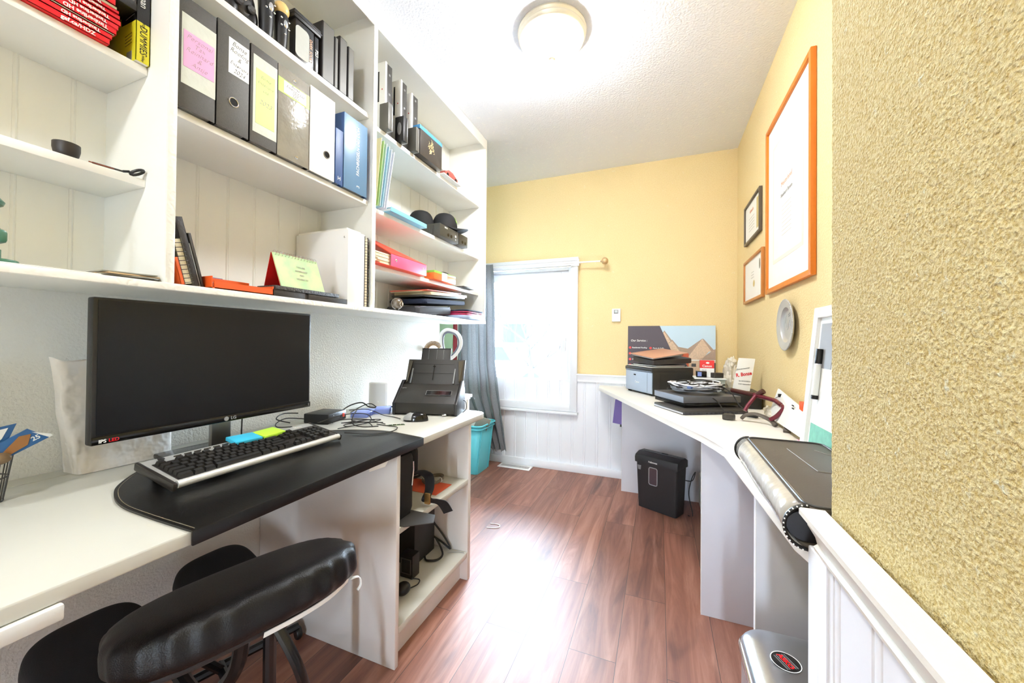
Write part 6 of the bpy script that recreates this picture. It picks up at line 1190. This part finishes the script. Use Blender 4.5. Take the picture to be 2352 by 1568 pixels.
b = MB(); b.lathe([(.0001, -.034), (.006, -.034), (.008, -.028), (.006, -.024)] + [(.004 + .024 * sin(pi * i / 12), -.024 * cos(pi * i / 12) * 1.05) for i in range(1, 12)] + [(.0001, .026)], 20, T=PX(-.395, 2.95, 1.685)); b.build('finial', M('finial_tan', '#c9a97c', .35, metal=.4, var=.4, vs=120), rd)
MB().box(-.606, 2.944, 1.66, -.596, 2.956, 1.715, b=.002).box(-.604, 2.95, 1.685, -.598, 3.028, 1.70).build('bracket', 'white_gloss', rd)
se = thing('wall_sensor', 'white wall thermometer with a small grey display on the far wall', 'sensor', (-.3128, 3.02, 1.215)); MB().box(-.346, 3.008, 1.216, -.280, 3.0295, 1.318, b=.004).build('case', 'white_gloss', se); MB().box(-.330, 3.0068, 1.278, -.297, 3.0085, 1.308, b=.0008).build('display_frame', 'print_grey', se); MB().box(-.324, 3.0060, 1.286, -.303, 3.0070, 1.304).build('display', M('lcd', '#c8d0d2', .3), se)
# ---------------------------------------------------------------- framed pictures and plate on the right wall
def picture(y0, y1, z0, z1, fw, m, label, mat_w=.0, art=None, dpt=.018, k=0):
    xw = XR - .001; t = thing('picture_frame', label, 'picture', (xw, (y0 + y1) / 2, z0), group=None)
    for q in ((y0, z0, y0 + fw, z1), (y1 - fw, z0, y1, z1), (y0 + fw, z1 - fw, y1 - fw, z1), (y0 + fw, z0, y1 - fw, z0 + fw)):
        MB().box(xw - dpt, q[0], q[1], xw, q[2], q[3], b=.002).build('frame_rail', m, t)
    MB().box(xw - dpt * .45, y0 + fw, z0 + fw, xw - .001, y1 - fw, z1 - fw).build('mat_board', 'label_white', t)
    return t, xw - dpt * .45 - .0004
M('frame_orange', '#d97a22', .35, bump=.2, bs=60, var=.15, vs=12); M('frame_wood', '#b8763a', .35, var=.2, vs=20); M('frame_dark', '#5b5145', .4, var=.1); M('art_cream', '#efe9d8', .5); M('art_gold', '#c9b67c', .5)
t, xa = picture(1.600, 2.200, 1.300, 2.108, .022, 'frame_orange', 'large orange wood framed certificate with a wide white mat')
MB().box(xa - .0004, 1.70, 1.43, xa, 2.10, 1.98).build('cream_border', 'art_cream', t); MB().box(xa - .0008, 1.715, 1.445, xa - .0004, 2.085, 1.965).build('certificate', 'label_white', t)
text('Meisterbrief', .030, NX(xa - .0012, 1.90, 1.76), M('ink_pale_red', '#e2a58c', .6), t); text('Reinhard Bonse', .024, NX(xa - .0012, 1.90, 1.71), 'print_grey', t)
for i in range(8): text('———————', .018, NX(xa - .0012, 1.90, 1.66 - i * .018), M('ink_pale', '#cfcac4', .6), t)
t, xa = picture(2.338, 2.722, 1.662, 1.903, .014, 'frame_dark', 'small dark framed certificate, upper of the two small frames', dpt=.016)
text('Urkunde', .026, NX(xa - .0006, 2.55, 1.84), 'ink_pale_red', t); [text('————————', .016, NX(xa - .0006, 2.55, 1.80 - i * .018), 'print_grey', t) for i in range(5)]
MB().box(xa - .0006, 2.37, 1.70, xa, 2.43, 1.87).build('printed_band', 'art_gold', t)
t, xa = picture(2.283, 2.735, 1.300, 1.562, .016, 'frame_wood', 'small orange wood framed print, lower of the two small frames', dpt=.016)
MB().ell((xa, 2.49, 1.40), (.0008, .02, .02), 16, 8).build('printed_seal', 'art_gold', t); [text('— — —', .018, NX(xa - .0006, 2.52, 1.47 - i * .016), 'print_grey', t) for i in range(3)]; MB().ell((xa, 2.36, 1.49), (.0008, .015, .03), 16, 8).build('printed_tree', 'grey_card', t)
plt = thing('pewter_plate', 'round pewter plate hanging on the right wall below the large frame', 'plate', (XR - .02, 1.875, 1.03))
M('pewter', '#cfd1d4', .36, metal=.75, bump=.1, bs=60, var=.06)
TPl = NX(XR - .003, 1.875, 1.135)
MB().lathe([(.0001, .004), (.060, .004), (.066, .006), (.074, .016), (.098, .020), (.104, .022), (.108, .019), (.104, .014), (.075, .008), (.062, .0), (.0001, .0)], 56, T=TPl).build('plate_body', 'pewter', plt)
b = MB(); [b.ell(tuple(TPl @ Vector((.106 * cos(2 * pi * i / 72), .106 * sin(2 * pi * i / 72), .021))), (.0012, .0022, .0022), 8, 5) for i in range(72)]; b.build('beaded_rim', 'pewter', plt)
random.seed(8); b = MB()
for i in range(9): a = random.uniform(0, 6.28); r0 = random.uniform(.005, .05); p = Vector((r0 * cos(a), r0 * sin(a), .0048)); d = random.uniform(0, pi); b.tube([TPl @ (p + Vector((-.018 * cos(d), -.018 * sin(d), 0))), TPl @ (p + Vector((.018 * cos(d), .018 * sin(d), 0)))], .0007, 5)
b.build('engraving', 'pewter', plt)
# white cable end on the floor by the shelf unit
cab('cable', [(-.90, 1.92, .003), (-.86, 1.93, .003), (-.835, 1.95, .003), (-.85, 1.975, .003), (-.90, 1.97, .003)], .0022, 'white_gloss', 'small white wire loop on the floor beyond the shelf unit')
